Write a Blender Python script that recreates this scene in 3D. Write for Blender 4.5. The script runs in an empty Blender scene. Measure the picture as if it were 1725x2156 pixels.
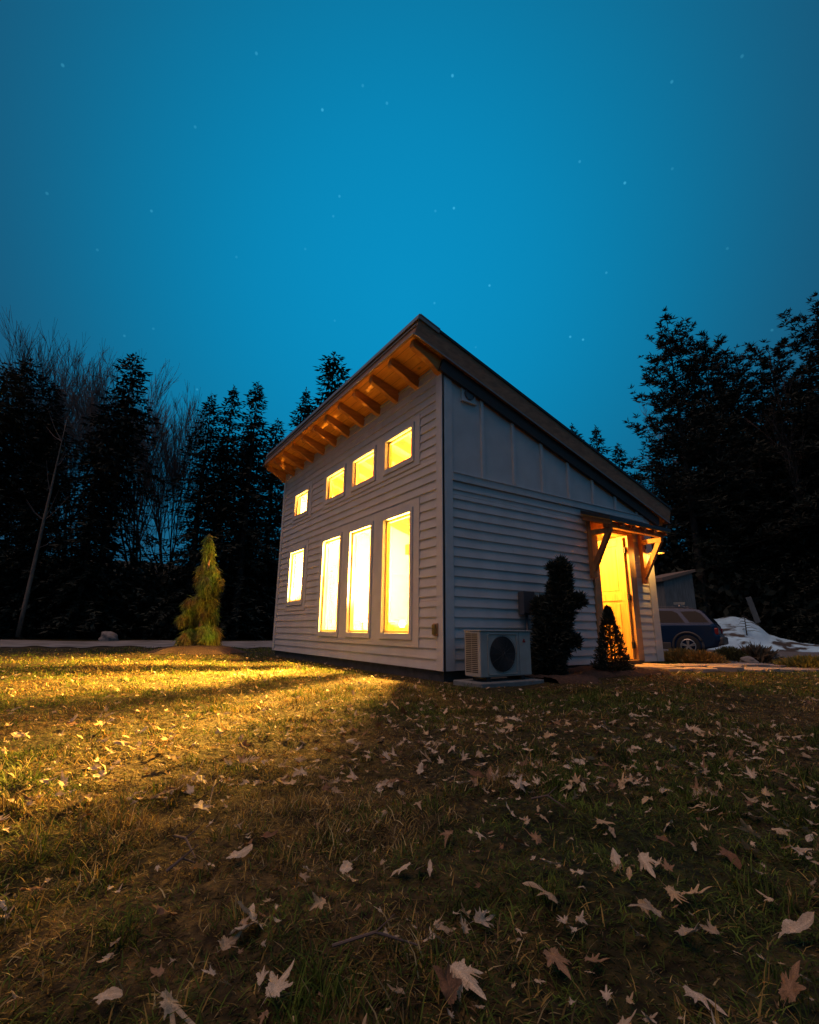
import bpy, math, random
import numpy as np
from mathutils import Vector, Matrix
C = bpy.context.scene.collection
R = math.radians
PI = math.pi
rnd = random.Random(7)
rng = np.random.default_rng(11)

# ------------------------------------------------------------------ camera
CAM = np.array([4.7427, -3.6394, 0.4722]); YAW, PIT, ROL = R(56.5177), R(13.7678), R(0.61286); FPX = 1010.5431
FWD = np.array([-math.sin(YAW)*math.cos(PIT), math.cos(YAW)*math.cos(PIT), math.sin(PIT)])
_r = np.array([math.cos(YAW), math.sin(YAW), 0.]); _u = np.cross(_r, FWD)
RT = _r*math.cos(ROL)+_u*math.sin(ROL); UP = -_r*math.sin(ROL)+_u*math.cos(ROL)
def ray(u, v): return FWD+RT*(u-862.5)/FPX-UP*(v-1078)/FPX
def at(u, v, d):
    q = ray(u, v); return CAM+q*d/math.hypot(q[0], q[1])
cd = bpy.data.cameras.new('camera'); cam = bpy.data.objects.new('camera', cd); C.objects.link(cam)
cd.sensor_fit = 'HORIZONTAL'; cd.sensor_width = 36; cd.lens = 36*FPX/1725; cd.clip_start = .02; cd.clip_end = 2000
M = Matrix.Identity(4)
for i in range(3):
    M[i][0] = RT[i]; M[i][1] = UP[i]; M[i][2] = -FWD[i]; M[i][3] = CAM[i]
cam.matrix_world = M
bpy.context.scene.camera = cam

# ------------------------------------------------------------------ materials
def mat(name, col, rough=.7, metal=0, spec=.5, noise=None, bump=None, emit=None, col2=None, attr=None, coord='Object', trans=0):
    m = bpy.data.materials.new(name); m.use_nodes = True; nt = m.node_tree; N = nt.nodes; L = nt.links
    b = N['Principled BSDF']; b.inputs['Roughness'].default_value = rough; b.inputs['Metallic'].default_value = metal
    b.inputs['Specular IOR Level'].default_value = spec
    b.inputs['Base Color'].default_value = (*col, 1)
    src = None
    if attr:
        a = N.new('ShaderNodeVertexColor'); a.layer_name = attr; src = a.outputs['Color']
    if noise:   # (scale, detail, stretch xyz)
        tc = N.new('ShaderNodeTexCoord'); mp = N.new('ShaderNodeMapping'); mp.inputs['Scale'].default_value = noise[2]
        L.new(tc.outputs[coord], mp.inputs['Vector'])
        n = N.new('ShaderNodeTexNoise'); n.inputs['Scale'].default_value = noise[0]; n.inputs['Detail'].default_value = noise[1]
        L.new(mp.outputs[0], n.inputs['Vector'])
        r = N.new('ShaderNodeMapRange'); r.inputs[1].default_value = .33; r.inputs[2].default_value = .67
        L.new(n.outputs['Fac'], r.inputs[0])
        mx = N.new('ShaderNodeMix'); mx.data_type = 'RGBA'
        c2 = col2 or tuple(c*.6 for c in col)
        L.new(r.outputs[0], mx.inputs['Factor'])
        if src:
            mx.blend_type = 'MULTIPLY'; L.new(src, mx.inputs[6]); mx.inputs[7].default_value = (.55, .55, .55, 1)
        else:
            mx.inputs[6].default_value = (*col, 1); mx.inputs[7].default_value = (*c2, 1)
        src = mx.outputs[2]
        if bump:
            bp = N.new('ShaderNodeBump'); bp.inputs['Strength'].default_value = bump[0]; bp.inputs['Distance'].default_value = bump[1]
            L.new(n.outputs['Fac'], bp.inputs['Height']); L.new(bp.outputs[0], b.inputs['Normal'])
    if src: L.new(src, b.inputs['Base Color'])
    if trans and src is None: pass
    if trans:
        b.inputs['Transmission Weight'].default_value = 0
        t = N.new('ShaderNodeBsdfTranslucent'); ms = N.new('ShaderNodeMixShader'); ms.inputs[0].default_value = trans
        if src: L.new(src, t.inputs['Color'])
        else: t.inputs['Color'].default_value = (*col, 1)
        out = N['Material Output']; L.new(b.outputs[0], ms.inputs[1]); L.new(t.outputs[0], ms.inputs[2]); L.new(ms.outputs[0], out.inputs['Surface'])
    if emit:
        b.inputs['Emission Color'].default_value = (*emit[0], 1); b.inputs['Emission Strength'].default_value = emit[1]
    return m
def glassmat(name, tint=(1, 1, 1), refl=.06):
    m = bpy.data.materials.new(name); m.use_nodes = True; nt = m.node_tree; N = nt.nodes; L = nt.links
    N.remove(N['Principled BSDF'])
    t = N.new('ShaderNodeBsdfTransparent'); t.inputs[0].default_value = (*tint, 1)
    g = N.new('ShaderNodeBsdfGlossy'); g.inputs['Roughness'].default_value = .02
    f = N.new('ShaderNodeLayerWeight'); f.inputs[0].default_value = .25
    mr = N.new('ShaderNodeMapRange'); mr.inputs[3].default_value = refl; mr.inputs[4].default_value = .7
    ms = N.new('ShaderNodeMixShader'); L.new(f.outputs['Fresnel'], mr.inputs[0]); L.new(mr.outputs[0], ms.inputs[0])
    L.new(t.outputs[0], ms.inputs[1]); L.new(g.outputs[0], ms.inputs[2]); L.new(ms.outputs[0], N['Material Output'].inputs['Surface'])
    return m
def woodmat(name, c1, c2, stretch, scale=6, plank=None, rough=.6, knots=True):
    m = bpy.data.materials.new(name); m.use_nodes = True; nt = m.node_tree; N = nt.nodes; L = nt.links
    b = N['Principled BSDF']; b.inputs['Roughness'].default_value = rough
    tc = N.new('ShaderNodeTexCoord'); mp = N.new('ShaderNodeMapping'); mp.inputs['Scale'].default_value = stretch
    L.new(tc.outputs['Object'], mp.inputs[0])
    n = N.new('ShaderNodeTexNoise'); n.inputs['Scale'].default_value = scale; n.inputs['Detail'].default_value = 5; n.inputs['Distortion'].default_value = .8
    L.new(mp.outputs[0], n.inputs[0])
    mx = N.new('ShaderNodeMix'); mx.data_type = 'RGBA'; mx.inputs[6].default_value = (*c1, 1); mx.inputs[7].default_value = (*c2, 1)
    r = N.new('ShaderNodeMapRange'); r.inputs[1].default_value = .35; r.inputs[2].default_value = .65
    L.new(n.outputs['Fac'], r.inputs[0]); L.new(r.outputs[0], mx.inputs[0]); src = mx.outputs[2]
    if knots:
        v = N.new('ShaderNodeTexVoronoi'); v.inputs['Scale'].default_value = 4.2; mp2 = N.new('ShaderNodeMapping'); mp2.inputs['Scale'].default_value = (.5, 1, 1)
        L.new(tc.outputs['Object'], mp2.inputs[0]); L.new(mp2.outputs[0], v.inputs[0])
        k = N.new('ShaderNodeMapRange'); k.inputs[1].default_value = .09; k.inputs[2].default_value = .15; k.inputs[3].default_value = .22; k.inputs[4].default_value = 1
        L.new(v.outputs['Distance'], k.inputs[0])
        m2 = N.new('ShaderNodeMix'); m2.data_type = 'RGBA'; m2.blend_type = 'MULTIPLY'; m2.inputs[0].default_value = 1
        L.new(src, m2.inputs[6]); L.new(k.outputs[0], m2.inputs[7]); src = m2.outputs[2]
    if plank:
        sx = N.new('ShaderNodeSeparateXYZ'); L.new(tc.outputs['Object'], sx.inputs[0])
        md = N.new('ShaderNodeMath'); md.operation = 'PINGPONG'; md.inputs[1].default_value = plank[1]/2
        L.new(sx.outputs[plank[0]], md.inputs[0])
        k = N.new('ShaderNodeMapRange'); k.inputs[1].default_value = 0; k.inputs[2].default_value = .006; k.inputs[3].default_value = .25; k.inputs[4].default_value = 1
        L.new(md.outputs[0], k.inputs[0])
        m3 = N.new('ShaderNodeMix'); m3.data_type = 'RGBA'; m3.blend_type = 'MULTIPLY'; m3.inputs[0].default_value = 1
        L.new(src, m3.inputs[6]); L.new(k.outputs[0], m3.inputs[7]); src = m3.outputs[2]
    L.new(src, b.inputs['Base Color'])
    return m

PAINT = mat('pale siding paint', (.55, .56, .57), .55, noise=(3, 8, (1, 1, 1)), col2=(.47, .48, .49), bump=(.15, .002))
PAINT2 = mat('pale trim paint', (.56, .57, .58), .5, noise=(5, 4, (1, 1, 1)), col2=(.50, .51, .52))
VINYL = mat('white window vinyl', (.78, .74, .68), .35)
SASH = mat('inner sash with lamp yellow in its colour', (.72, .52, .20), .4)  # yellow of the lamp light put into the sash colour
INNER = mat('cream plaster', (.82, .78, .70), .8)
CONC = mat('dark concrete', (.09, .085, .08), .9, noise=(9, 6, (1, 1, 1)), bump=(.5, .01))
DECK = woodmat('pine deck boards', (.72, .37, .08), (.56, .25, .05), (1, 9, 1), 2.5, plank=(1, .14))
RAFT = woodmat('pine rafter', (.58, .28, .07), (.40, .17, .04), (6, 1, 6), 3, knots=False)
TIMB = woodmat('stained canopy timber', (.42, .19, .06), (.28, .10, .03), (4, 4, 1), 4, knots=False)
CASE = woodmat('door casing wood', (.45, .26, .13), (.34, .18, .08), (6, 6, 1), 3, knots=False)
DOORW = woodmat('pine door', (.62, .38, .10), (.46, .24, .06), (6, 6, .6), 3, knots=False)
FLOORW = woodmat('floor boards', (.40, .22, .09), (.3, .15, .06), (8, 1, 1), 3, plank=(0, .12), knots=False)
FASC = woodmat('brown fascia', (.30, .15, .07), (.19, .09, .04), (3, 1, 3), 6, knots=False)
RAKE = woodmat('rake beam with eave shade in its colour', (.035, .016, .01), (.02, .01, .007), (3, 1, 3), 6, knots=False)  # brown wood, darkened in colour for the shade under the roof edge
METAL = mat('dark roof metal', (.035, .04, .045), .45, .4)
DRIP = mat('grey drip edge', (.22, .21, .20), .45, .5)
GLASS = glassmat('clear pane')
BLACK = mat('black plastic', (.015, .015, .016), .5)
GREYM = mat('grey painted metal', (.10, .10, .11), .5, .3)
ACP = mat('off white enamel', (.40, .40, .37), .4, noise=(6, 3, (1, 1, 1)), col2=(.32, .32, .30))
RED = mat('red enamel', (.35, .03, .03), .4)
FOL = mat('evergreen needles', (.030, .040, .030), .8, spec=.2, noise=(1.3, 3, (1, 1, 1)), col2=(.018, .023, .018))
FOL2 = mat('pine needles', (.032, .042, .032), .8, spec=.2, noise=(1.1, 3, (1, 1, 1)), col2=(.02, .025, .02))
CYP = mat('golden green cypress sprays', (.16, .33, .05), .75, noise=(3.2, 3, (1, 1, 1)), col2=(.20, .13, .04), trans=.25)
ARB = mat('dark arborvitae sprays', (.022, .028, .018), .85)
SPR = mat('dwarf spruce needles', (.03, .038, .02), .8)
BARK = mat('dark bark', (.05, .04, .035), .9, noise=(4, 5, (3, 3, .6)), bump=(.6, .03))
BARKP = mat('pale grey bark', (.20, .15, .11), .9, noise=(3, 5, (3, 3, 1)), col2=(.10, .08, .07), bump=(.5, .02))
TWIGM = mat('grey brown twigs', (.11, .08, .07), .85)
STONE = mat('weathered stone', (.26, .24, .22), .85, noise=(5, 7, (1, 1, 1)), col2=(.13, .12, .11), bump=(.8, .02))
FLAG = mat('flagstone', (.42, .33, .27), .8, noise=(4, 6, (1, 1, 1)), col2=(.28, .20, .16), bump=(.4, .01))
MULCH = mat('bark mulch', (.07, .04, .025), .95, noise=(40, 4, (1, 1, 1)), col2=(.03, .018, .012), bump=(1, .02))
GRAV = mat('grey gravel', (.15, .15, .15), .95, noise=(30, 6, (1, 1, 1)), col2=(.08, .08, .08), bump=(.6, .02), coord='Object')
GRAVP = mat('pale gravel road', (.27, .26, .25), .95, noise=(1.2, 8, (1, 1, 1)), col2=(.10, .10, .09), bump=(.6, .02), coord='Object')
SNOW = mat('old snow with sky blue in its colour', (.44, .74, .92), .7, noise=(2.5, 6, (1, 1, 1)), col2=(.34, .56, .72), bump=(.6, .08))  # blue of the skylight put into the snow colour
HILLM = mat('forest floor', (.03, .025, .02), .95, noise=(1, 5, (1, 1, 1)))
CARP = mat('blue car paint', (.010, .03, .075), .25, .3)
CARL = mat('grey lower cladding', (.06, .055, .05), .5)
CARG = mat('tinted car glass', (.008, .012, .014), .12, spec=.12)
TYRE = mat('tyre rubber', (.02, .02, .02), .85)
ALLOY = mat('alloy wheel', (.55, .52, .48), .3, .8)
TAIL = mat('red tail lamp plastic', (.25, .02, .02), .2)
SHEDM = mat('grey shed boards', (.16, .18, .18), .9, noise=(3, 5, (6, 6, .5)), col2=(.09, .10, .10))
FABR = mat('mustard fabric', (.5, .36, .15), .9)
SHADE = mat('lamp shade linen', (.85, .75, .55), .8, emit=((1, .72, .35), 18))
BULB = mat('warm bulb', (1, .8, .5), .5, emit=((1, .62, .25), 60))
LEAFM = mat('dry leaf', (.5, .4, .3), .75, attr='col', noise=(30, 5, (1, 1, 1)), bump=(.3, .004), trans=.15)
GRASSM = mat('winter grass', (.2, .2, .1), .8, attr='col', trans=.25, spec=.25)

# ground: soil, moss and matted straw
def ground_mat():
    m = bpy.data.materials.new('lawn soil'); m.use_nodes = True; nt = m.node_tree; N = nt.nodes; L = nt.links
    b = N['Principled BSDF']; b.inputs['Roughness'].default_value = .95; b.inputs['Specular IOR Level'].default_value = .2
    tc = N.new('ShaderNodeTexCoord')
    def noise(s, d=6):
        n = N.new('ShaderNodeTexNoise'); n.inputs['Scale'].default_value = s; n.inputs['Detail'].default_value = d; L.new(tc.outputs['Object'], n.inputs[0]); return n
    def ramp(src, pts):
        r = N.new('ShaderNodeValToRGB'); L.new(src, r.inputs[0]); e = r.color_ramp.elements
        while len(e) < len(pts): e.new(.5)
        for i, (p, c) in enumerate(pts): e[i].position = p; e[i].color = (*c, 1)
        return r
    a = noise(1.1); c = noise(28, 8)
    r1 = ramp(a.outputs['Fac'], [(.35, (.024, .030, .009)), (.5, (.048, .042, .015)), (.65, (.085, .062, .026))])
    r2 = ramp(c.outputs['Fac'], [(.35, (.25, .22, .2)), (.55, (.9, .85, .8)), (.7, (1.7, 1.5, 1.2))])
    mx = N.new('ShaderNodeMix'); mx.data_type = 'RGBA'; mx.blend_type = 'MULTIPLY'; mx.inputs[0].default_value = 1
    L.new(r1.outputs[0], mx.inputs[6]); L.new(r2.outputs[0], mx.inputs[7]); L.new(mx.outputs[2], b.inputs['Base Color'])
    bp = N.new('ShaderNodeBump'); bp.inputs['Strength'].default_value = .9; bp.inputs['Distance'].default_value = .03
    L.new(c.outputs['Fac'], bp.inputs['Height']); L.new(bp.outputs[0], b.inputs['Normal'])
    return m
GROUND = ground_mat()

# ------------------------------------------------------------------ mesh helpers
class MB:
    def __init__(s): s.v = []; s.f = []
    def add(s, vs, fs):
        n = len(s.v); s.v += [tuple(map(float, p)) for p in vs]; s.f += [tuple(n+i for i in f) for f in fs]
    def box(s, a, b):
        x0, y0, z0 = a; x1, y1, z1 = b
        s.hexa([(x0, y0, z0), (x1, y0, z0), (x1, y1, z0), (x0, y1, z0), (x0, y0, z1), (x1, y0, z1), (x1, y1, z1), (x0, y1, z1)])
    def hexa(s, p): s.add(p, [(0, 3, 2, 1), (4, 5, 6, 7), (0, 1, 5, 4), (1, 2, 6, 5), (2, 3, 7, 6), (3, 0, 4, 7)])
    def beam(s, p, q, w, h, upv=(0, 0, 1)):
        p = Vector(p); q = Vector(q); d = (q-p).normalized(); sd = d.cross(Vector(upv)).normalized(); up = sd.cross(d)
        a = sd*w/2; b = up*h/2
        s.hexa([p-a-b, p+a-b, p+a+b, p-a+b, q-a-b, q+a-b, q+a+b, q-a+b])
    def tube(s, pts, rad, n=8, cap=True):
        pts = [Vector(p) for p in pts]; rings = []
        for i, p in enumerate(pts):
            d = (pts[min(i+1, len(pts)-1)]-pts[max(i-1, 0)]).normalized()
            a = d.orthogonal().normalized() if abs(d.z) > .9 or True else None
            ref = Vector((0, 0, 1)) if abs(d.z) < .9 else Vector((1, 0, 0))
            a = d.cross(ref).normalized(); b = d.cross(a)
            r = rad[i] if hasattr(rad, '__len__') else rad
            rings.append([p+a*r*math.cos(2*PI*k/n)+b*r*math.sin(2*PI*k/n) for k in range(n)])
        vs = [v for g in rings for v in g]; fs = []
        for i in range(len(rings)-1):
            for k in range(n):
                k2 = (k+1) % n; fs.append((i*n+k, i*n+k2, (i+1)*n+k2, (i+1)*n+k))
        if cap: fs += [tuple(range(n))[::-1], tuple((len(rings)-1)*n+k for k in range(n))]
        s.add(vs, fs)
    def prism(s, poly, d0, d1):   # poly: list of 3d points, extrude between offset vectors
        n = len(poly); d0 = Vector(d0); d1 = Vector(d1)
        vs = [Vector(p)+d0 for p in poly]+[Vector(p)+d1 for p in poly]
        s.add(vs, [tuple(range(n))[::-1], tuple(range(n, 2*n))]+[(i, (i+1) % n, n+(i+1) % n, n+i) for i in range(n)])
    def mesh(s, name, m, smooth=False, bevel=0):
        me = bpy.data.meshes.new(name); me.from_pydata(s.v, [], s.f); me.update()
        me.materials.append(m)
        if smooth:
            for p in me.polygons: p.use_smooth = True
        return me
    def build(s, name, m, parent=None, smooth=False, bevel=0, loc=None):
        o = bpy.data.objects.new(name, s.mesh(name, m, smooth)); C.objects.link(o)
        import bmesh
        bm = bmesh.new(); bm.from_mesh(o.data); bmesh.ops.recalc_face_normals(bm, faces=bm.faces); bm.to_mesh(o.data); bm.free()
        if parent: o.parent = parent
        if loc is not None: o.location = loc
        if bevel:
            b = o.modifiers.new('bevel', 'BEVEL'); b.width = bevel; b.segments = 2; b.limit_method = 'ANGLE'
        return o
def tag(o, label=None, cat=None, group=None, kind=None):
    if label: o['label'] = label
    if cat: o['category'] = cat
    if group: o['group'] = group
    if kind: o['kind'] = kind
    return o
def thing(name, label, cat, loc=(0, 0, 0), rz=0, group=None):
    o = bpy.data.objects.new(name, None); o.empty_display_size = .1; C.objects.link(o); o.location = loc; o.rotation_euler = (0, 0, rz)
    return tag(o, label, cat, group)
def npmesh(name, V, F, m, cols=None, smooth=False):
    """V (n,3) float, F (k,4) or (k,3) int"""
    me = bpy.data.meshes.new(name); V = np.ascontiguousarray(V, np.float32); F = np.ascontiguousarray(F, np.int32); k = F.shape[1]
    me.vertices.add(len(V)); me.vertices.foreach_set('co', V.ravel())
    me.loops.add(F.size); me.loops.foreach_set('vertex_index', F.ravel())
    me.polygons.add(len(F)); me.polygons.foreach_set('loop_start', np.arange(0, F.size, k, dtype=np.int32))
    if smooth: me.polygons.foreach_set('use_smooth', np.ones(len(F), bool))
    if cols is not None:
        a = me.color_attributes.new('col', 'FLOAT_COLOR', 'POINT')
        cc = np.ones((len(V), 4), np.float32); cc[:, :3] = cols; a.data.foreach_set('color', cc.ravel())
    me.materials.append(m); me.update(calc_edges=True); me.validate(); return me
def link(name, me, parent=None, loc=None):
    o = bpy.data.objects.new(name, me); C.objects.link(o)
    if parent: o.parent = parent
    if loc is not None: o.location = loc
    return o
def sprays(P, D, L, W, Nn=None):
    """diamond leaf quads: base points P, unit directions D, lengths L, widths W"""
    n = len(P); r = rng.normal(size=(n, 3)) if Nn is None else Nn
    S = np.cross(D, r); S /= np.linalg.norm(S, axis=1)[:, None]+1e-9
    L = np.broadcast_to(L, (n,))[:, None]; W = np.broadcast_to(W, (n,))[:, None]
    V = np.stack([P, P+D*L*.45+S*W*.5, P+D*L, P+D*L*.45-S*W*.5], 1).reshape(-1, 3)
    return V, np.arange(4*n).reshape(-1, 4)
def unit(v): return v/(np.linalg.norm(v, axis=-1, keepdims=True)+1e-9)

# ------------------------------------------------------------------ terrain
def vnoise(x, y, s, seed=0):
    x = np.asarray(x, float)/s+seed*17.3; y = np.asarray(y, float)/s-seed*9.1
    xi = np.floor(x); yi = np.floor(y); fx = x-xi; fy = y-yi; fx = fx*fx*(3-2*fx); fy = fy*fy*(3-2*fy)
    def h(a, b):
        t = np.sin(a*127.1+b*311.7+seed)*43758.5453; return t-np.floor(t)
    return (h(xi, yi)*(1-fx)+h(xi+1, yi)*fx)*(1-fy)+(h(xi, yi+1)*(1-fx)+h(xi+1, yi+1)*fx)*fy
def sstep(a, b, x):
    t = np.clip((np.asarray(x, float)-a)/(b-a), 0, 1); return t*t*(3-2*t)
def gh(x, y):
    x = np.asarray(x, float); y = np.asarray(y, float)
    r = np.hypot(x-CAM[0], y-CAM[1])
    z = -.135+.085*np.exp(-((x-.3)/2.2)**2-((y-4.2)/2.3)**2)
    z = z-.14*sstep(6.5, 11.5, y)
    z = z+.11*np.exp(-((x+7.35)/1.1)**2-((y+1.34)/1.1)**2)
    near = 1-sstep(8, 20, r)
    dh = np.maximum(np.maximum(-6.38-x, x-.1), np.maximum(-y, y-5))   # distance outside the house
    k = sstep(.1, 1.0, dh)*near
    z = z+k*((vnoise(x, y, .9, 1)-.5)*.055+(vnoise(x, y, .33, 2)-.5)*.034+(vnoise(x, y, .13, 3)-.5)*.026+(vnoise(x, y, .06, 7)-.5)*.014)
    z = z+(1-near)*(vnoise(x, y, 4, 4)-.5)*.04
    z = z+14*sstep(46, 120, r)+sstep(40, 60, r)*(vnoise(x, y, 12, 5)-.5)*1.6
    # trampled bed by the side wall
    return z
rad = np.concatenate([[0.05], np.geomspace(.25, 15, 340), np.geomspace(15.6, 500, 75)]); _a0 = math.atan2(FWD[1], FWD[0])
ang = np.concatenate([_a0+np.linspace(-.9, .9, 620, endpoint=False), _a0+np.linspace(.9, 2*PI-.9, 80, endpoint=False)]); nr, na = len(rad), len(ang)
A_, R_ = np.meshgrid(ang, rad)
X_ = CAM[0]+R_*np.cos(A_); Y_ = CAM[1]+R_*np.sin(A_); V = np.stack([X_, Y_, gh(X_, Y_)], -1).reshape(-1, 3)
i, j = np.meshgrid(np.arange(nr-1), np.arange(na), indexing='ij'); j2 = (j+1) % na
F = np.stack([i*na+j, (i+1)*na+j, (i+1)*na+j2, i*na+j2], -1).reshape(-1, 4)
g = link('ground', npmesh('ground', V, F, GROUND, smooth=True)); g['kind'] = 'structure'
# closing disc under the tripod
def P2(u, v, z):
    q = ray(u, v); t = (z-CAM[2])/q[2]; return CAM+q*t
def drape(name, poly_fn, nu, nv, m, off=.02, th=None):
    Vs = []
    for a in np.linspace(0, 1, nu):
        for b in np.linspace(0, 1, nv):
            x, y = poly_fn(a, b); Vs.append((x, y, float(gh(x, y))+off))
    Fs = [(i*nv+j, (i+1)*nv+j, (i+1)*nv+j+1, i*nv+j+1) for i in range(nu-1) for j in range(nv-1)]
    return link(name, npmesh(name, np.array(Vs), np.array(Fs), m, smooth=True))

# ------------------------------------------------------------------ world
w = bpy.data.worlds.new('World'); bpy.context.scene.world = w; w.use_nodes = True
N = w.node_tree.nodes; L = w.node_tree.links; N.clear()
out = N.new('ShaderNodeOutputWorld'); bg = N.new('ShaderNodeBackground'); L.new(bg.outputs[0], out.inputs[0])
tc = N.new('ShaderNodeTexCoord')
def vdist(p):
    d = N.new('ShaderNodeVectorMath'); d.operation = 'DISTANCE'; d.inputs[1].default_value = tuple(p); L.new(tc.outputs['Generated'], d.inputs[0]); return d.outputs['Value']
gl = unit(ray(850, 640))
hf = N.new('ShaderNodeMath'); hf.operation = 'MULTIPLY'; hf.inputs[1].default_value = .5; L.new(vdist(gl), hf.inputs[0])
rp = N.new('ShaderNodeValToRGB'); L.new(hf.outputs[0], rp.inputs[0]); rp.color_ramp.interpolation = 'B_SPLINE'
pts = [(0, (.002, .275, .55)), (.13, (.002, .245, .49)), (.24, (.003, .170, .335)), (.34, (.009, .088, .175)), (.44, (.013, .049, .095)), (.56, (.022, .085, .165)), (.75, (.03, .12, .22))]
e = rp.color_ramp.elements
while len(e) < len(pts): e.new(.5)
for k, (p, c) in enumerate(pts): e[k].position = p; e[k].color = (*c, 1)
# faint night-time Nishita sky laid over the twilight glow
sky = N.new('ShaderNodeTexSky'); sky.sky_type = 'NISHITA'; sky.sun_disc = False; sky.sun_elevation = R(-4); sky.sun_rotation = R(200)
sm = N.new('ShaderNodeVectorMath'); sm.operation = 'SCALE'; sm.inputs['Scale'].default_value = .05; L.new(sky.outputs[0], sm.inputs[0])
ad = N.new('ShaderNodeVectorMath'); ad.operation = 'ADD'; L.new(rp.outputs[0], ad.inputs[0]); L.new(sm.outputs[0], ad.inputs[1])
STARS = [(540, 112), (953, 159), (764, 180), (815, 217), (679, 231), (411, 267), (1221, 340), (1416, 355), (1316, 385), (715, 413), (956, 438), (917, 444), (319, 444), (498, 541), (1031, 601), (915, 638), (323, 692), (262, 707), (415, 820), (705, 675), (1228, 715), (1201, 709), (1002, 731), (1626, 695), (1277, 574), (1532, 523), (1563, 118), (1415, 172), (205, 526), (99, 407), (132, 137), (643, 524), (702, 455)]
acc = None
for k, (u, v) in enumerate(STARS):
    d = vdist(unit(ray(u, v))); mr = N.new('ShaderNodeMapRange'); mr.inputs[1].default_value = .0012; mr.inputs[2].default_value = .0026
    mr.inputs[3].default_value = 1 if k in (1, 10, 14, 20, 21, 8, 4) else (.55, .3, .4)[k % 3]; mr.inputs[4].default_value = 0; L.new(d, mr.inputs[0])
    if acc is None: acc = mr.outputs[0]
    else:
        a = N.new('ShaderNodeMath'); a.operation = 'MAXIMUM'; L.new(acc, a.inputs[0]); L.new(mr.outputs[0], a.inputs[1]); acc = a.outputs[0]
sc_ = N.new('ShaderNodeVectorMath'); sc_.operation = 'SCALE'; sc_.inputs[0].default_value = (.03, .17, .22); L.new(acc, sc_.inputs['Scale'])
a2 = N.new('ShaderNodeVectorMath'); a2.operation = 'ADD'; L.new(ad.outputs[0], a2.inputs[0]); L.new(sc_.outputs[0], a2.inputs[1])
L.new(a2.outputs[0], bg.inputs[0]); bg.inputs[1].default_value = 1

# afterglow: one very soft weak sun from behind the camera
sl = bpy.data.lights.new('afterglow', 'SUN'); sl.energy = 1.15; sl.angle = R(50); sl.color = (1, .52, .34)
so = bpy.data.objects.new('afterglow', sl); C.objects.link(so)
so.rotation_euler = Vector((-.05, -1, 2.3)).to_track_quat('Z', 'Y').to_euler()

# ------------------------------------------------------------------ house
W, D = 6.28, 4.758
house = thing('house', 'small modern shed roofed studio house with pale clapboard siding and glowing windows', 'house')
zd = lambda y: 4.131-.3092*y            # underside of the deck
WX = [(-1.452, -.718), (-2.570, -1.838), (-3.695, -2.964)]
LZ = (.421, 2.081); UZ = (2.896, 3.361)
wins = [(a, b, *LZ) for a, b in WX]+[(-5.451, -4.691, 1.020, 2.076)]+[(a, b, *UZ) for a, b in [(-1.44, -.70), (-2.565, -1.815), (-3.685, -2.925), (-5.385, -4.675)]]
door = (3.16, 3.992, .03, 2.085)
fa = lambda s, z, n: (s, -n, z)          # wall A, outward -Y
fb = lambda s, z, n: (n, s, z)           # wall B, outward +X
def fbox(m, f, s0, s1, z0, z1, n0, n1, ztop=None):
    m.hexa([f(s0, z0, n0), f(s1, z0, n0), f(s1, z0, n1), f(s0, z0, n1)]+[f(s0, z1 if ztop is None else ztop(s0), n0), f(s1, z1 if ztop is None else ztop(s1), n0), f(s1, z1 if ztop is None else ztop(s1), n1), f(s0, z1 if ztop is None else ztop(s0), n1)])
def holed(m, f, s0, s1, z0, z1, n0, n1, holes, ztop=None):
    xs = sorted({s0, s1, *[h[0] for h in holes if s0 < h[0] < s1], *[h[1] for h in holes if s0 < h[1] < s1]})
    for a, b in zip(xs, xs[1:]):
        hs = sorted([h for h in holes if h[0] < (a+b)/2 < h[1]], key=lambda h: h[2]); z = z0
        for h in hs:
            if h[2] > z: fbox(m, f, a, b, z, min(h[2], z1), n0, n1)
            z = max(z, h[3])
        if z < z1: fbox(m, f, a, b, z, z1, n0, n1, ztop)
# sheathing + inner lining
m = MB(); holed(m, fa, -W+.03, -.03, 0, 4.12, -.085, -.032, wins)
m.box((-W+.03, .032, 0), (-W+.13, D-.03, 2.5)); m.box((-W+.13, D-.13, 0), (-.03, D-.03, 2.62))
m.hexa([(-W+.03, .032, 2.5), (-W+.13, .032, 2.5), (-W+.13, D-.03, 2.5), (-W+.03, D-.03, 2.5), (-W+.03, .032, 4.11), (-W+.13, .032, 4.11), (-W+.13, D-.03, zd(D)-.01), (-W+.03, D-.03, zd(D)-.01)])
holed(m, fb, .032, D-.03, 0, 4, -.13, -.032, [(door[0]-.03, door[1]+.03, 0, door[3]+.03)], ztop=lambda s: zd(s)-.02)
m.build('wall', PAINT, house)
m = MB(); holed(m, fa, -W+.15, -.15, .06, 4.07, -.10, -.087, wins)
holed(m, fb, .155, D-.15, .06, 4, -.15, -.132, [(door[0]-.03, door[1]+.03, 0, door[3]+.03)], ztop=lambda s: zd(s)-.02)
m.hexa([(-W+.132, .155, .06), (-W+.15, .155, .06), (-W+.15, D-.155, .06), (-W+.132, D-.155, .06), (-W+.132, .155, zd(.155)-.02), (-W+.15, .155, zd(.155)-.02), (-W+.15, D-.155, zd(D)-.0), (-W+.132, D-.155, zd(D)-.0)])
m.box((-W+.15, D-.15, .06), (-.15, D-.132, 2.64))
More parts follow.
